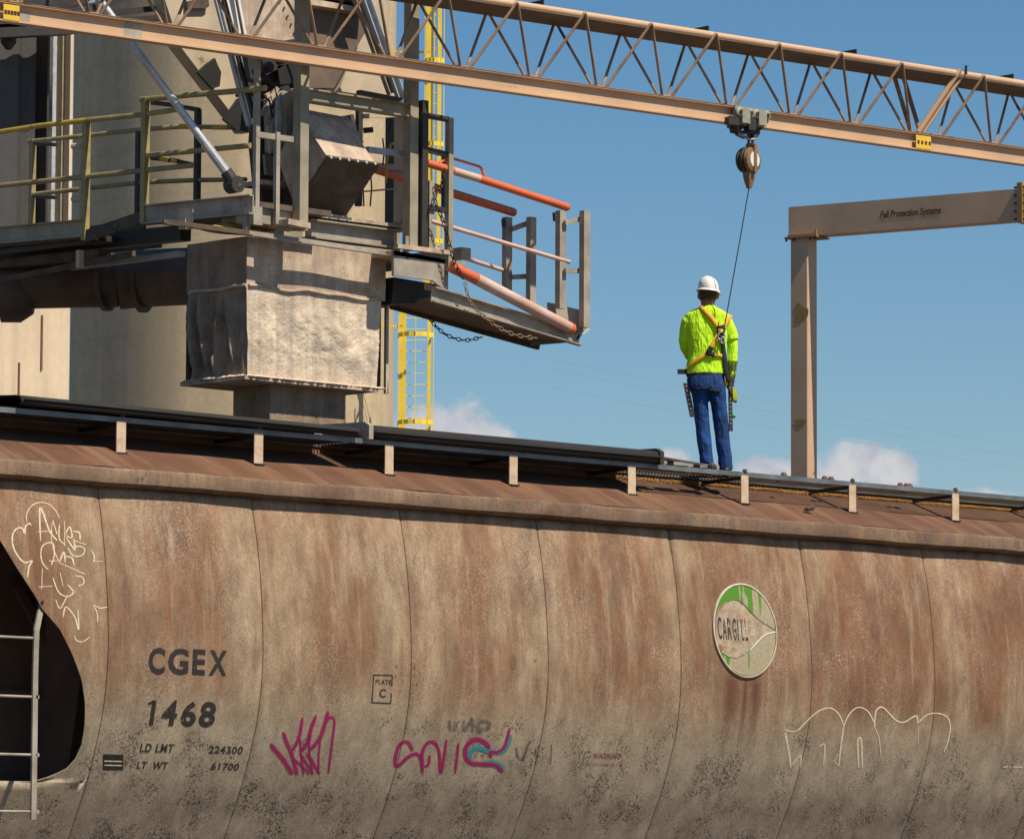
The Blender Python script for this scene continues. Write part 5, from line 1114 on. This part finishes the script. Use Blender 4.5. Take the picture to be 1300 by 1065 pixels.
for (x0, y0, x1, y1, y) in ((650, 291, 669, 284, yf - .08), (650, 352, 669, 351, yf - .08), (717, 283, 738, 278, yn - .04), (717, 344, 738, 344, yn - .04)):
    part('post_link', m_galv, gw, 'bar', at(x0, y0, y=y), at(x1, y1, y=y), .03, .045)
for px, yy, y in ((640, 281, yf - .06), (705, 273, yn - .03)): part('rail_saddle', m_darksteel, gw, 'bar', at(px - 1, yy - 3, y=y), at(px, yy + 8, y=y), .03, .03)

# ---- chains (links joined)
def chain(pts_px, y, label, m, r_=.012, y2=None):
    P = [at(px, py, y=(y if y2 is None else y + (y2 - y) * k / (len(pts_px) - 1))) for k, (px, py) in enumerate(pts_px)]
    # resample
    Q = []
    for i in range(len(P) - 1):
        p0 = P[max(i-1, 0)]; p1 = P[i]; p2 = P[i+1]; p3 = P[min(i+2, len(P)-1)]
        for t in np.linspace(0, 1, 20)[:-1]: Q.append(.5 * ((2*p1) + (p2-p0)*t + (2*p0-5*p1+4*p2-p3)*t*t + (-p0+3*p1-3*p2+p3)*t**3))
    Q.append(P[-1]); b = MB(); acc_ = 0; step = .05; k = 0; last_ = Q[0]
    for a, c in zip(Q[:-1], Q[1:]):
        acc_ += (c - a).length
        if acc_ >= step:
            acc_ = 0; d = (c - last_).normalized(); mid = (c + last_) / 2; t = Vector((0, 0, 1)) if abs(d.z) < .9 else Vector((1, 0, 0)); e1 = d.cross(t).normalized(); e2 = d.cross(e1); e = e1 if k % 2 else e2
            lp_ = [mid + d * (.032 * math.cos(q)) + e * (.016 * math.sin(q)) for q in np.linspace(0, 2 * math.pi, 9)]
            b.tube(lp_, .0055, 5, caps=False); last_ = c; k += 1
    o = b.build('chain', m); tag(o, label, 'chain', 'chains on the gangway'); return o
chain([(541, 398), (552, 413), (568, 426), (590, 432), (612, 428)], 0., 'dark chain sagging below the left end of the gangway', m_chain)
chain([(590, 358), (598, 385), (622, 408), (650, 424), (684, 430)], -.9, 'rusty chain looping along the gangway underside', m_rchain)
chain([(563, 214), (561, 235), (552, 252), (562, 280), (572, 315), (577, 333), (590, 358)], -.92, 'chain hanging beside the gate frame down to the gangway tube', m_chain)
chain([(496, 152), (495, 165), (494, 172)], -.3, 'short chain with hook dangling under the upper cross beam', m_chain)

# ================================================================== WORKER
PX0, PY0, SC = 905., 593., 130.5
man = thing('person', 'worker in white hard hat, neon yellow shirt and blue jeans on the rail car walkway', 'person', at(905, 593, y=-.93))
man.location.z = 4.435
man.rotation_euler = (0, 0, PHI - math.pi / 2)
def LP(px, py, d=0.): return Vector(((px - PX0) / SC, d, (PY0 - py) / SC))
def mbuild(b, name, m, parent=man, smooth='all', vox=None, sub=0):
    me = bpy.data.meshes.new(name); me.from_pydata([tuple(v) for v in b.v], [], b.f)
    bm = bmesh.new(); bm.from_mesh(me); bmesh.ops.recalc_face_normals(bm, faces=bm.faces); bm.to_mesh(me); bm.free()
    me.materials.append(m); o = bpy.data.objects.new(name, me); COL.objects.link(o); o.parent = parent
    for p in me.polygons: p.use_smooth = bool(smooth)
    if vox:
        r_ = o.modifiers.new('join', 'REMESH'); r_.mode = 'VOXEL'; r_.voxel_size = vox; r_.use_smooth_shade = True
        s_ = o.modifiers.new('smooth', 'SMOOTH'); s_.factor = .5; s_.iterations = 4
    if sub: s_ = o.modifiers.new('sub', 'SUBSURF'); s_.levels = s_.render_levels = sub
    return o
def loft(b, rings, n=24, caps=True, e=2.3):
    """rings: (px, py, depth, half width px, half depth m)"""
    vs = []; fs = []
    for (px, py, d, hw, hd_) in rings:
        c = LP(px, py, d)
        for i in range(n):
            t = 2 * math.pi * i / n; ct, st = math.cos(t), math.sin(t)
            vs.append(c + Vector((math.copysign(abs(ct) ** (2 / e), ct) * hw / SC, math.copysign(abs(st) ** (2 / e), st) * hd_, 0)))
    for k in range(len(rings) - 1):
        for i in range(n): fs.append((k*n+i, k*n+(i+1) % n, (k+1)*n+(i+1) % n, (k+1)*n+i))
    if caps: fs += [tuple(range(n)), tuple((len(rings)-1)*n+i for i in range(n-1, -1, -1))]
    b.add(vs, fs)
def limb(b, pts, n=16):
    """pts: (px, py, depth, radius px)"""
    P = [LP(p[0], p[1], p[2]) for p in pts]; b.sweep(P, circ(1 / SC, n), up=(0, 1, 0.01), scales=[p[3] for p in pts])
def cloth_mat(name, c, c2, dirt=None, scale=14, bump=.5, wr=1.0):
    m = mat(name, c, c2, rough=.85, scale=9, grain=120, bump=.2, speck=.05)
    t = m.node_tree; N = t.nodes; L = t.links; bb = N['Principled BSDF']
    g_ = N.new('ShaderNodeTexCoord'); n_ = N.new('ShaderNodeTexNoise'); n_.inputs['Scale'].default_value = scale; n_.inputs['Detail'].default_value = 3; n_.inputs['Distortion'].default_value = 1.2
    mp = N.new('ShaderNodeMapping'); mp.inputs['Scale'].default_value = (1.5, 1.5, .55); mp.inputs['Rotation'].default_value = (0, .35, 0); L.new(g_.outputs['Object'], mp.inputs[0]); L.new(mp.outputs[0], n_.inputs[0])
    bp = N.new('ShaderNodeBump'); bp.inputs['Strength'].default_value = bump; bp.inputs['Distance'].default_value = .03 * wr; L.new(n_.outputs['Fac'], bp.inputs['Height']); L.new(bp.outputs[0], bb.inputs['Normal'])
    return m
m_shirt = cloth_mat('neon yellow green shirt', (.58, .95, .012), (.50, .86, .012), bump=.8)
m_jean = cloth_mat('blue denim', (.001, .060, .23), (.001, .022, .09), bump=.9, scale=9)
m_skin = mat('tanned skin', (.30, .13, .08), (.26, .11, .065), rough=.6, speck=.03)
m_hair = mat('short dark hair', (.035, .02, .014), (.07, .04, .025), rough=.8, scale=30, grain=300)
m_hat = mat('white hard hat shell', (.80, .76, .70), (.76, .72, .66), rough=.35, speck=.01, bump=.02)
m_web2 = mat('yellow harness webbing', (.88, .56, .015), (.62, .30, .02), rough=.8, speck=.05)
m_bweb = mat('black webbing', (.010, .010, .014), (.018, .016, .02), rough=.8)
m_glove = mat('dark work glove', (.045, .04, .03), (.07, .06, .03), rough=.85)
m_boot = mat('brown leather boot', (.06, .025, .018), (.04, .02, .015), rough=.6)
# body: head, neck, torso core, arms, legs in one continuous skin
b = MB()
loft(b, [(899, 352, 0, 4, .03), (899, 355, 0, 9, .075), (899, 362, .01, 11, .095), (899, 370, .01, 11.3, .10), (898.5, 377, .01, 10.3, .09), (898.5, 383, .0, 8.6, .07), (898.5, 388, -.01, 8.2, .062), (898.5, 393, -.01, 10, .065), (898, 400, -.01, 22, .09), (898, 412, 0, 24, .10), (898, 430, 0, 22.5, .105), (897, 455, 0, 20, .095), (896.5, 470, 0, 20, .10), (897, 485, 0, 20, .105)])
limb(b, [(881, 404, 0, 6.5), (872.5, 420, .02, 5.4), (872.5, 436, .09, 4.8), (876, 446, .20, 5.2), (886, 447, .30, 4.2), (891, 446, .36, 4)])
limb(b, [(915, 404, 0, 6.5), (925.5, 420, 0, 5.6), (929, 440, .01, 5.0), (928, 460, -.003, 4.6), (926, 482, .0, 4.4), (926, 490, 0, 4.6)])
for x0, x1, d in ((887.5, 897, 0), (908, 921, .02)):
    limb(b, [(x0, 480, d, 10.5), (x0 + (x1-x0) * .2, 505, d, 9.2), (x0 + (x1-x0) * .45, 533, d + .02, 7), (x0 + (x1-x0) * .65, 553, d, 6.4), (x1, 585, d, 4.6), (x1 + .5, 591, d, 5)])
# ears, nose, chin turned away from the camera
for x in (887.2, 910.8): loft(b, [(x, 370.5, 0, 1, .01), (x, 372, 0, 1.7, .022), (x, 375, 0, 1.9, .024), (x, 379, 0, 1.1, .012)], 10)
b.lathe(LP(898.5, 375, .11), (0, .6, -1), [(-.03, .006), (0, .016), (.022, .018), (.03, .008)], 8)
loft(b, [(898.5, 380, .055, 5, .05), (898.5, 384, .065, 4.5, .04), (898.5, 386, .065, 3, .025)], 12)
# left hand and five fingers, held in front
def hand(b, wrist, dirv, side, palmn, s=1.0):
    w = Vector(wrist); d = Vector(dirv).normalized(); sd2 = Vector(side).normalized(); pn = Vector(palmn).normalized()
    b.sweep([w, w + d * .03 * s, w + d * .075 * s, w + d * .095 * s], [(x * .5, z * .5) for x, z in [(-.07, -.028), (0, -.034), (.07, -.028), (.078, 0), (.07, .028), (0, .034), (-.07, .028), (-.078, 0)]], up=tuple(pn), scales=[.75 * s, 1.05 * s, 1.15 * s, 1.0 * s])
    for k, (o_, l_) in enumerate(((-.031, .06), (-.010, .072), (.011, .07), (.031, .055))):
        p = w + d * .085 * s + sd2 * o_ * s; q = p + d * l_ * .4 * s - pn * .006; r_ = q + d * l_ * .3 * s - pn * .02 * s; u_ = r_ + d * l_ * .12 * s - pn * .022 * s
        b.sweep([p, q, r_, u_], circ(.0095 * s, 8), scales=[1.05, 1, .92, .75])
    p = w + d * .02 * s - sd2 * .034 * s; b.sweep([p, p + d * .03 * s - sd2 * .022 * s - pn * .01, p + d * .062 * s - sd2 * .026 * s - pn * .02], circ(.0115 * s, 8), scales=[1.15, 1, .8])
hand(b, LP(891, 446, .36), (.55, .8, .05), (0, 0, 1), (.8, -.5, 0))
body = mbuild(b, 'body', m_skin, vox=.009)
# eyes and brow on the face side
for x in (894.5, 902.5):
    e_ = MB(); e_.lathe(LP(x, 372, .094), (0, 1, 0), [(0, .014), (.012, .010), (.016, .002)], 12); mbuild(e_, 'eye', m_white)
e_ = MB(); e_.sweep([LP(894, 382, .108), LP(898.5, 382.3, .114), LP(903, 382, .108)], circ(.0045, 6)); mbuild(e_, 'mouth', m_maroon)
# hair
b = MB(); loft(b, [(899, 358, -.008, 10.8, .092), (899, 364, -.006, 12.0, .104), (898.8, 371, -.010, 11.7, .102), (898.7, 376, -.014, 10.6, .092), (898.6, 380.5, -.014, 9.0, .075)]); h_ = mbuild(b, 'hair', m_hair)
# hard hat
b = MB(); n = 32; vs = []; fs = []
prf = [(366.8, 12.9, .128), (364, 12.8, .127), (360, 12.2, .12), (356, 10.6, .106), (352.8, 7.8, .08), (350.6, 4.2, .045), (350, .3, .004)]
for (py, hw, hd_) in prf:
    c = LP(899.3, py, .0)
    for i in range(n):
        t = 2 * math.pi * i / n; tilt = math.cos(t) * hw / 12.9
        ridge = .004 if abs(math.cos(t)) < .25 and hd_ > .05 else 0
        vs.append(c + Vector((math.cos(t) * hw / SC, math.sin(t) * (hd_ + ridge), -.010 * tilt)))
for k in range(len(prf)-1):
    for i in range(n): fs.append((k*n+i, k*n+(i+1) % n, (k+1)*n+(i+1) % n, (k+1)*n+i))
b.add(vs, fs)
rows = []
for (rr, dz) in ((1.0, 0.), (1.14, -.012), (1.19, -.02), (1.17, -.024), (1.0, -.006)):
    rows.append([LP(899.3, 366.8, 0) + Vector((math.cos(t) * 12.9 / SC * (rr + (.04 * (math.cos(t) > .6) )), math.sin(t) * .128 * (rr + (.28 * max(0, math.sin(t)) ** 3 if rr > 1 else 0)), dz - .010 * math.cos(t) - (.02 * max(0, math.cos(t)) ** 4 if rr > 1 else 0))) for t in np.linspace(0, 2 * math.pi, 41)])
b.grid(rows); hat = mbuild(b, 'hard_hat', m_hat)
# faint marks on the hat's rear left
vs_, fs_ = text_mesh('SAFETY', 1, 0, .0)
b = MB(); b.add([LP(893.5 + x * 1.9, 361.8 - y * 1.7, -.123 + .0 + (893.5 + x * 1.9 - 897) ** 2 * .0) for x, y in vs_], fs_); 
# shirt
b = MB()
loft(b, [(898.5, 387.5, -.012, 9, .068), (898.5, 389.5, -.012, 11, .075), (898, 393, -.01, 19, .088), (897.5, 398, -.005, 27, .098), (897, 404, 0, 28, .105), (897.3, 414, 0, 27, .115), (897.8, 430, 0, 25, .12), (898.2, 441, 0, 24, .122), (897.5, 452, 0, 24, .120), (896.2, 462, 0, 24.3, .124), (895.8, 469.5, 0, 24.6, .128), (895.8, 472.5, 0, 24.4, .128)], n=40, e=2.2)
limb(b, [(881, 402.5, 0, 8.8), (874, 408, .005, 8.6), (871, 419, .02, 7.6), (869.8, 431, .04, 7.3)])
limb(b, [(914, 402.5, 0, 8.9), (921, 408, 0, 8.7), (926.5, 419, 0, 8.2), (929.4, 430, 0, 8.2)])
shirt = mbuild(b, 't_shirt', m_shirt, vox=.0085)
# under sleeve of the hanging right arm, left forearm sleeve
b = MB(); limb(b, [(928.6, 424, 0, 6.4), (929.4, 438, .01, 6.3), (929, 452, 0, 6.2), (928.3, 462, -.005, 6.2), (927, 472, 0, 5.6), (925.6, 483, 0, 5.2)]); mbuild(b, 'under_sleeve', m_shirt)
b = MB(); limb(b, [(869, 428, .04, 6.5), (871, 438, .09, 6.3), (876.5, 446.5, .20, 5.6), (885, 447, .29, 4.8)]); mbuild(b, 'under_sleeve', m_shirt)
m_dirt = print_mat('dark grime on sleeve', (.05, .05, .012), .44, scale=40)
b = MB(); rows = []
for k in range(9):
    t = k / 8; px = 929 - 3 * t; py = 456 + 26 * t; r_ = (6.9 - 1.5 * t) / SC + .0025
    rows.append([LP(px, py, 0) + Vector((math.cos(a_) * r_, math.sin(a_) * r_, 0)) for a_ in np.linspace(-2.9, -.3, 10)])
b.grid(rows); mbuild(b, 'sleeve_grime', m_dirt)
# jeans
b = MB()
loft(b, [(895.6, 465.5, 0, 23.2, .120), (895.8, 474, 0, 23.3, .124), (896.6, 483, -.005, 23.2, .130), (897.5, 490, -.008, 22.8, .128), (898.3, 494, -.005, 21.5, .118)], n=32)
def leg(b, rings): loft(b, rings, 20, e=2.15)
leg(b, [(888.6, 484, -.003, 12.3, .112), (888.8, 495, 0, 10.4, .102), (889.6, 505, 0, 9.9, .093), (890.6, 518, .004, 9.3, .084), (891.8, 532, .008, 8.9, .076), (893, 545, .004, 9.0, .074), (894.5, 558, -.004, 8.8, .072), (896, 571, -.002, 8.5, .068), (897.3, 579, 0, 8.8, .070), (897.8, 583.3, 0, 8.5, .068)])
leg(b, [(908, 484, -.003, 12.3, .112), (910, 495, 0, 11, .10), (911.3, 505, .002, 10.2, .092), (913, 518, .006, 9.5, .083), (914.6, 532, .01, 9.3, .077), (916, 545, .006, 9.2, .074), (918, 560, .0, 8.9, .07), (919.8, 575, 0, 8.6, .068), (920.8, 586, 0, 8.9, .07), (921, 590.5, 0, 8.7, .07)])
jeans = mbuild(b, 'jeans', m_jean, vox=.0085)
tx = bpy.data.textures.new('folds', 'CLOUDS'); tx.noise_scale = .12; tx.noise_depth = 2
for o, st in ((jeans, .016), (shirt, .011)):
    d_ = o.modifiers.new('folds', 'DISPLACE'); d_.texture = tx; d_.strength = st; d_.mid_level = .5; d_.texture_coords = 'LOCAL'
# pockets and seams on the jeans
for x0, x1 in ((878, 893), (900, 915)):
    b = MB(); pts = [LP(x0, 478, -.132), LP(x0 + .8, 489, -.134), LP((x0 + x1) / 2, 492.5, -.134), LP(x1 - .8, 489, -.134), LP(x1, 478, -.132)]; b.tube(pts, .002, 5); mbuild(b, 'pocket_seam', m_jean)
b = MB(); rows = [[LP(895.7 + 23.9 * math.cos(a_), py, .128 * math.sin(a_)) for a_ in np.linspace(0, 2 * math.pi, 33)] for py in (471, 475)]; b.grid(rows); mbuild(b, 'belt', m_bweb)
# boots
for px, py, d_ in ((897, 592.6, 0), (921.3, 592.6, 0)):
    b = MB(); loft(b, [(px, py - 11, d_, 6.2, .055), (px, py - 6, d_ + .005, 6.4, .062), (px, py - 3, d_ + .05, 6.8, .125), (px, py - .2, d_ + .055, 7, .14)], 18); mbuild(b, 'boot', m_boot)
# glove on the hanging hand
b = MB(); limb(b, [(925.8, 481, 0, 5.4), (926, 487, 0, 5.2)]); hand(b, LP(926.3, 486, 0.), (.06, .1, -1), (0.25, 1, 0), (-.9, .2, 0), 1.12); gl = mbuild(b, 'glove', m_glove, vox=.005)
b = MB(); b.prism([LP(929, 489, -.045), LP(934, 492, -.04), LP(935.5, 500, -.035), LP(934, 505, -.03), LP(931, 506, -.035), LP(929.5, 498, -.045)], (0, .05, 0)); mbuild(b, 'glove_back', mat('yellow glove back', (.62, .66, .03), (.4, .42, .03), rough=.8), smooth=False)
# harness
har = bpy.data.objects.new('harness', None)
def back_y(px, py):
    R_ = [(387, 10, .07), (393, 19, .088), (398, 27, .098), (404, 29, .108), (414, 28, .122), (430, 26, .128), (441, 24, .122), (452, 24, .12), (462, 24.3, .124), (470, 24.6, .128), (483, 23.2, .130), (494, 21.5, .12)]
    hw = np.interp(py, [q[0] for q in R_], [q[1] for q in R_]); hd_ = np.interp(py, [q[0] for q in R_], [q[2] for q in R_]); cx_ = 897.5
    u_ = min(abs(px - cx_) / hw, .97); return -hd_ * (1 - u_ ** 2.2) ** (1 / 2.2)
def ribbon(pts, wpx, m, name, lift=.016, th=.004, par=man):
    P = []
    for i in range(len(pts) - 1):
        for t in np.linspace(0, 1, 7)[:-1]: P.append((pts[i][0] + (pts[i+1][0]-pts[i][0]) * t, pts[i][1] + (pts[i+1][1]-pts[i][1]) * t))
    P.append(pts[-1]); rows = []
    for i, (x, y) in enumerate(P):
        a = P[max(i-1, 0)]; c = P[min(i+1, len(P)-1)]; dx, dy = c[0]-a[0], c[1]-a[1]; l_ = math.hypot(dx, dy) or 1; nx, ny = -dy / l_, dx / l_
        rows.append([LP(x + nx * wpx / 2 * s_, y + ny * wpx / 2 * s_, back_y(x + nx * wpx / 2 * s_, y) - lift) for s_ in (-1, 0, 1)])
    b = MB(); b.grid(rows); o = mbuild(b, name, m, par, smooth='all'); md = o.modifiers.new('thickness', 'SOLIDIFY'); md.thickness = th; return o
ribbon([(888.5, 390.5), (894, 395), (903, 405), (912, 416)], 6.4, m_web2, 'harness_strap', .02)
ribbon([(926, 399), (922, 408), (916.5, 418)], 6.2, m_web2, 'harness_strap', .022)
ribbon([(913, 413.5), (914.5, 418), (914.5, 428)], 10, m_bweb, 'harness_pad', .026, .006)
ribbon([(911, 419.5), (918, 421)], 4.5, m_web2, 'harness_strap', .034)
ribbon([(912, 424), (906, 434), (900, 444)], 6.2, m_web2, 'harness_strap', .02)
ribbon([(903, 440), (898, 447.5), (906, 450.5)], 6.5, m_bweb, 'harness_pad', .026, .006)
ribbon([(904, 449.5), (920, 451)], 4.0, m_web2, 'harness_strap', .02)
ribbon([(899, 448), (888, 454), (879, 461), (872, 467.5)], 5.2, m_web2, 'harness_strap', .018)
ribbon([(916, 428), (918.5, 445), (921.5, 465), (923, 482)], 4.5, m_bweb, 'lanyard', .03, .012)
ribbon([(919, 452), (921.5, 470), (921, 487)], 3.2, m_web2, 'harness_strap', .02)
ribbon([(874, 478), (875, 490), (886, 492), (897, 491)], 3.2, m_bweb, 'leg_strap', .012); ribbon([(900, 493), (912, 494), (920, 491)], 3.2, m_bweb, 'leg_strap', .012)
b = MB(); b.box(LP(866.5, 469.5, -.03), (.085, .03, .045)); o = mbuild(b, 'buckle', m_bweb, smooth=False)
b = MB(); b.tube([LP(914.5 + 4.2 * math.cos(t), 427 + 5 * math.sin(t), -.155) for t in np.linspace(0, 2 * math.pi, 17)], .007, 8, caps=False); mbuild(b, 'dorsal_ring', m_silver)
b = MB(); b.tube([LP(916 + 2.4 * math.cos(t), 432 + 4 * math.sin(t), -.165) for t in np.linspace(0, 2 * math.pi, 13)], .006, 6, caps=False); mbuild(b, 'carabiner', m_silver)
m_strapdk = mat('dark perforated strap', (.05, .05, .065), (.035, .035, .045), rough=.6)
for pts, w, hol in (([(871, 484), (879.5, 526)], 6.4, 6), ([(926, 500), (927, 543)], 5, 7)):
    (x0, y0), (x1, y1) = pts; b = MB(); dy_ = -.06 if x0 < 900 else -.04
    b.prism([LP(x0 - w/2, y0, dy_), LP(x0 + w/2, y0, dy_), LP(x1 + w/2, y1, dy_), LP(x1 - w/2, y1, dy_)], (0, .012, 0)); o = mbuild(b, 'lanyard_strap', m_strapdk, smooth=False)
    for k in range(hol):
        t = (k + .7) / (hol + 1.6); e_ = MB(); e_.lathe(LP(x0 + (x1-x0) * t, y0 + (y1-y0) * t, dy_ - .003), (0, -1, 0), [(0, .0085), (.002, .008)], 8); mbuild(e_, 'eyelet', m_galv, o, smooth=False)
b = MB(); b.lathe(LP(930.5, 524, -.02), (1, 0, 0), [(-.02, .008), (-.012, .02), (.012, .02), (.02, .01)], 12); mbuild(b, 'green_tag', mat('green plastic', (.01, .42, .14), (.01, .36, .12), rough=.4))
# cable from the block to the dorsal ring
bpy.context.view_layer.update()
ring = man.matrix_world @ LP(916, 428, -.165)
top = TP(sl, 7.2)
b = MB(); b.tube([top, top.lerp(ring, .5) + Vector((0, 0, -.004)), ring], .0052, 6)
tag(b.build('lifeline_cable', m_darksteel), 'thin dark cable running from the lifeline block down to the worker', 'cable')
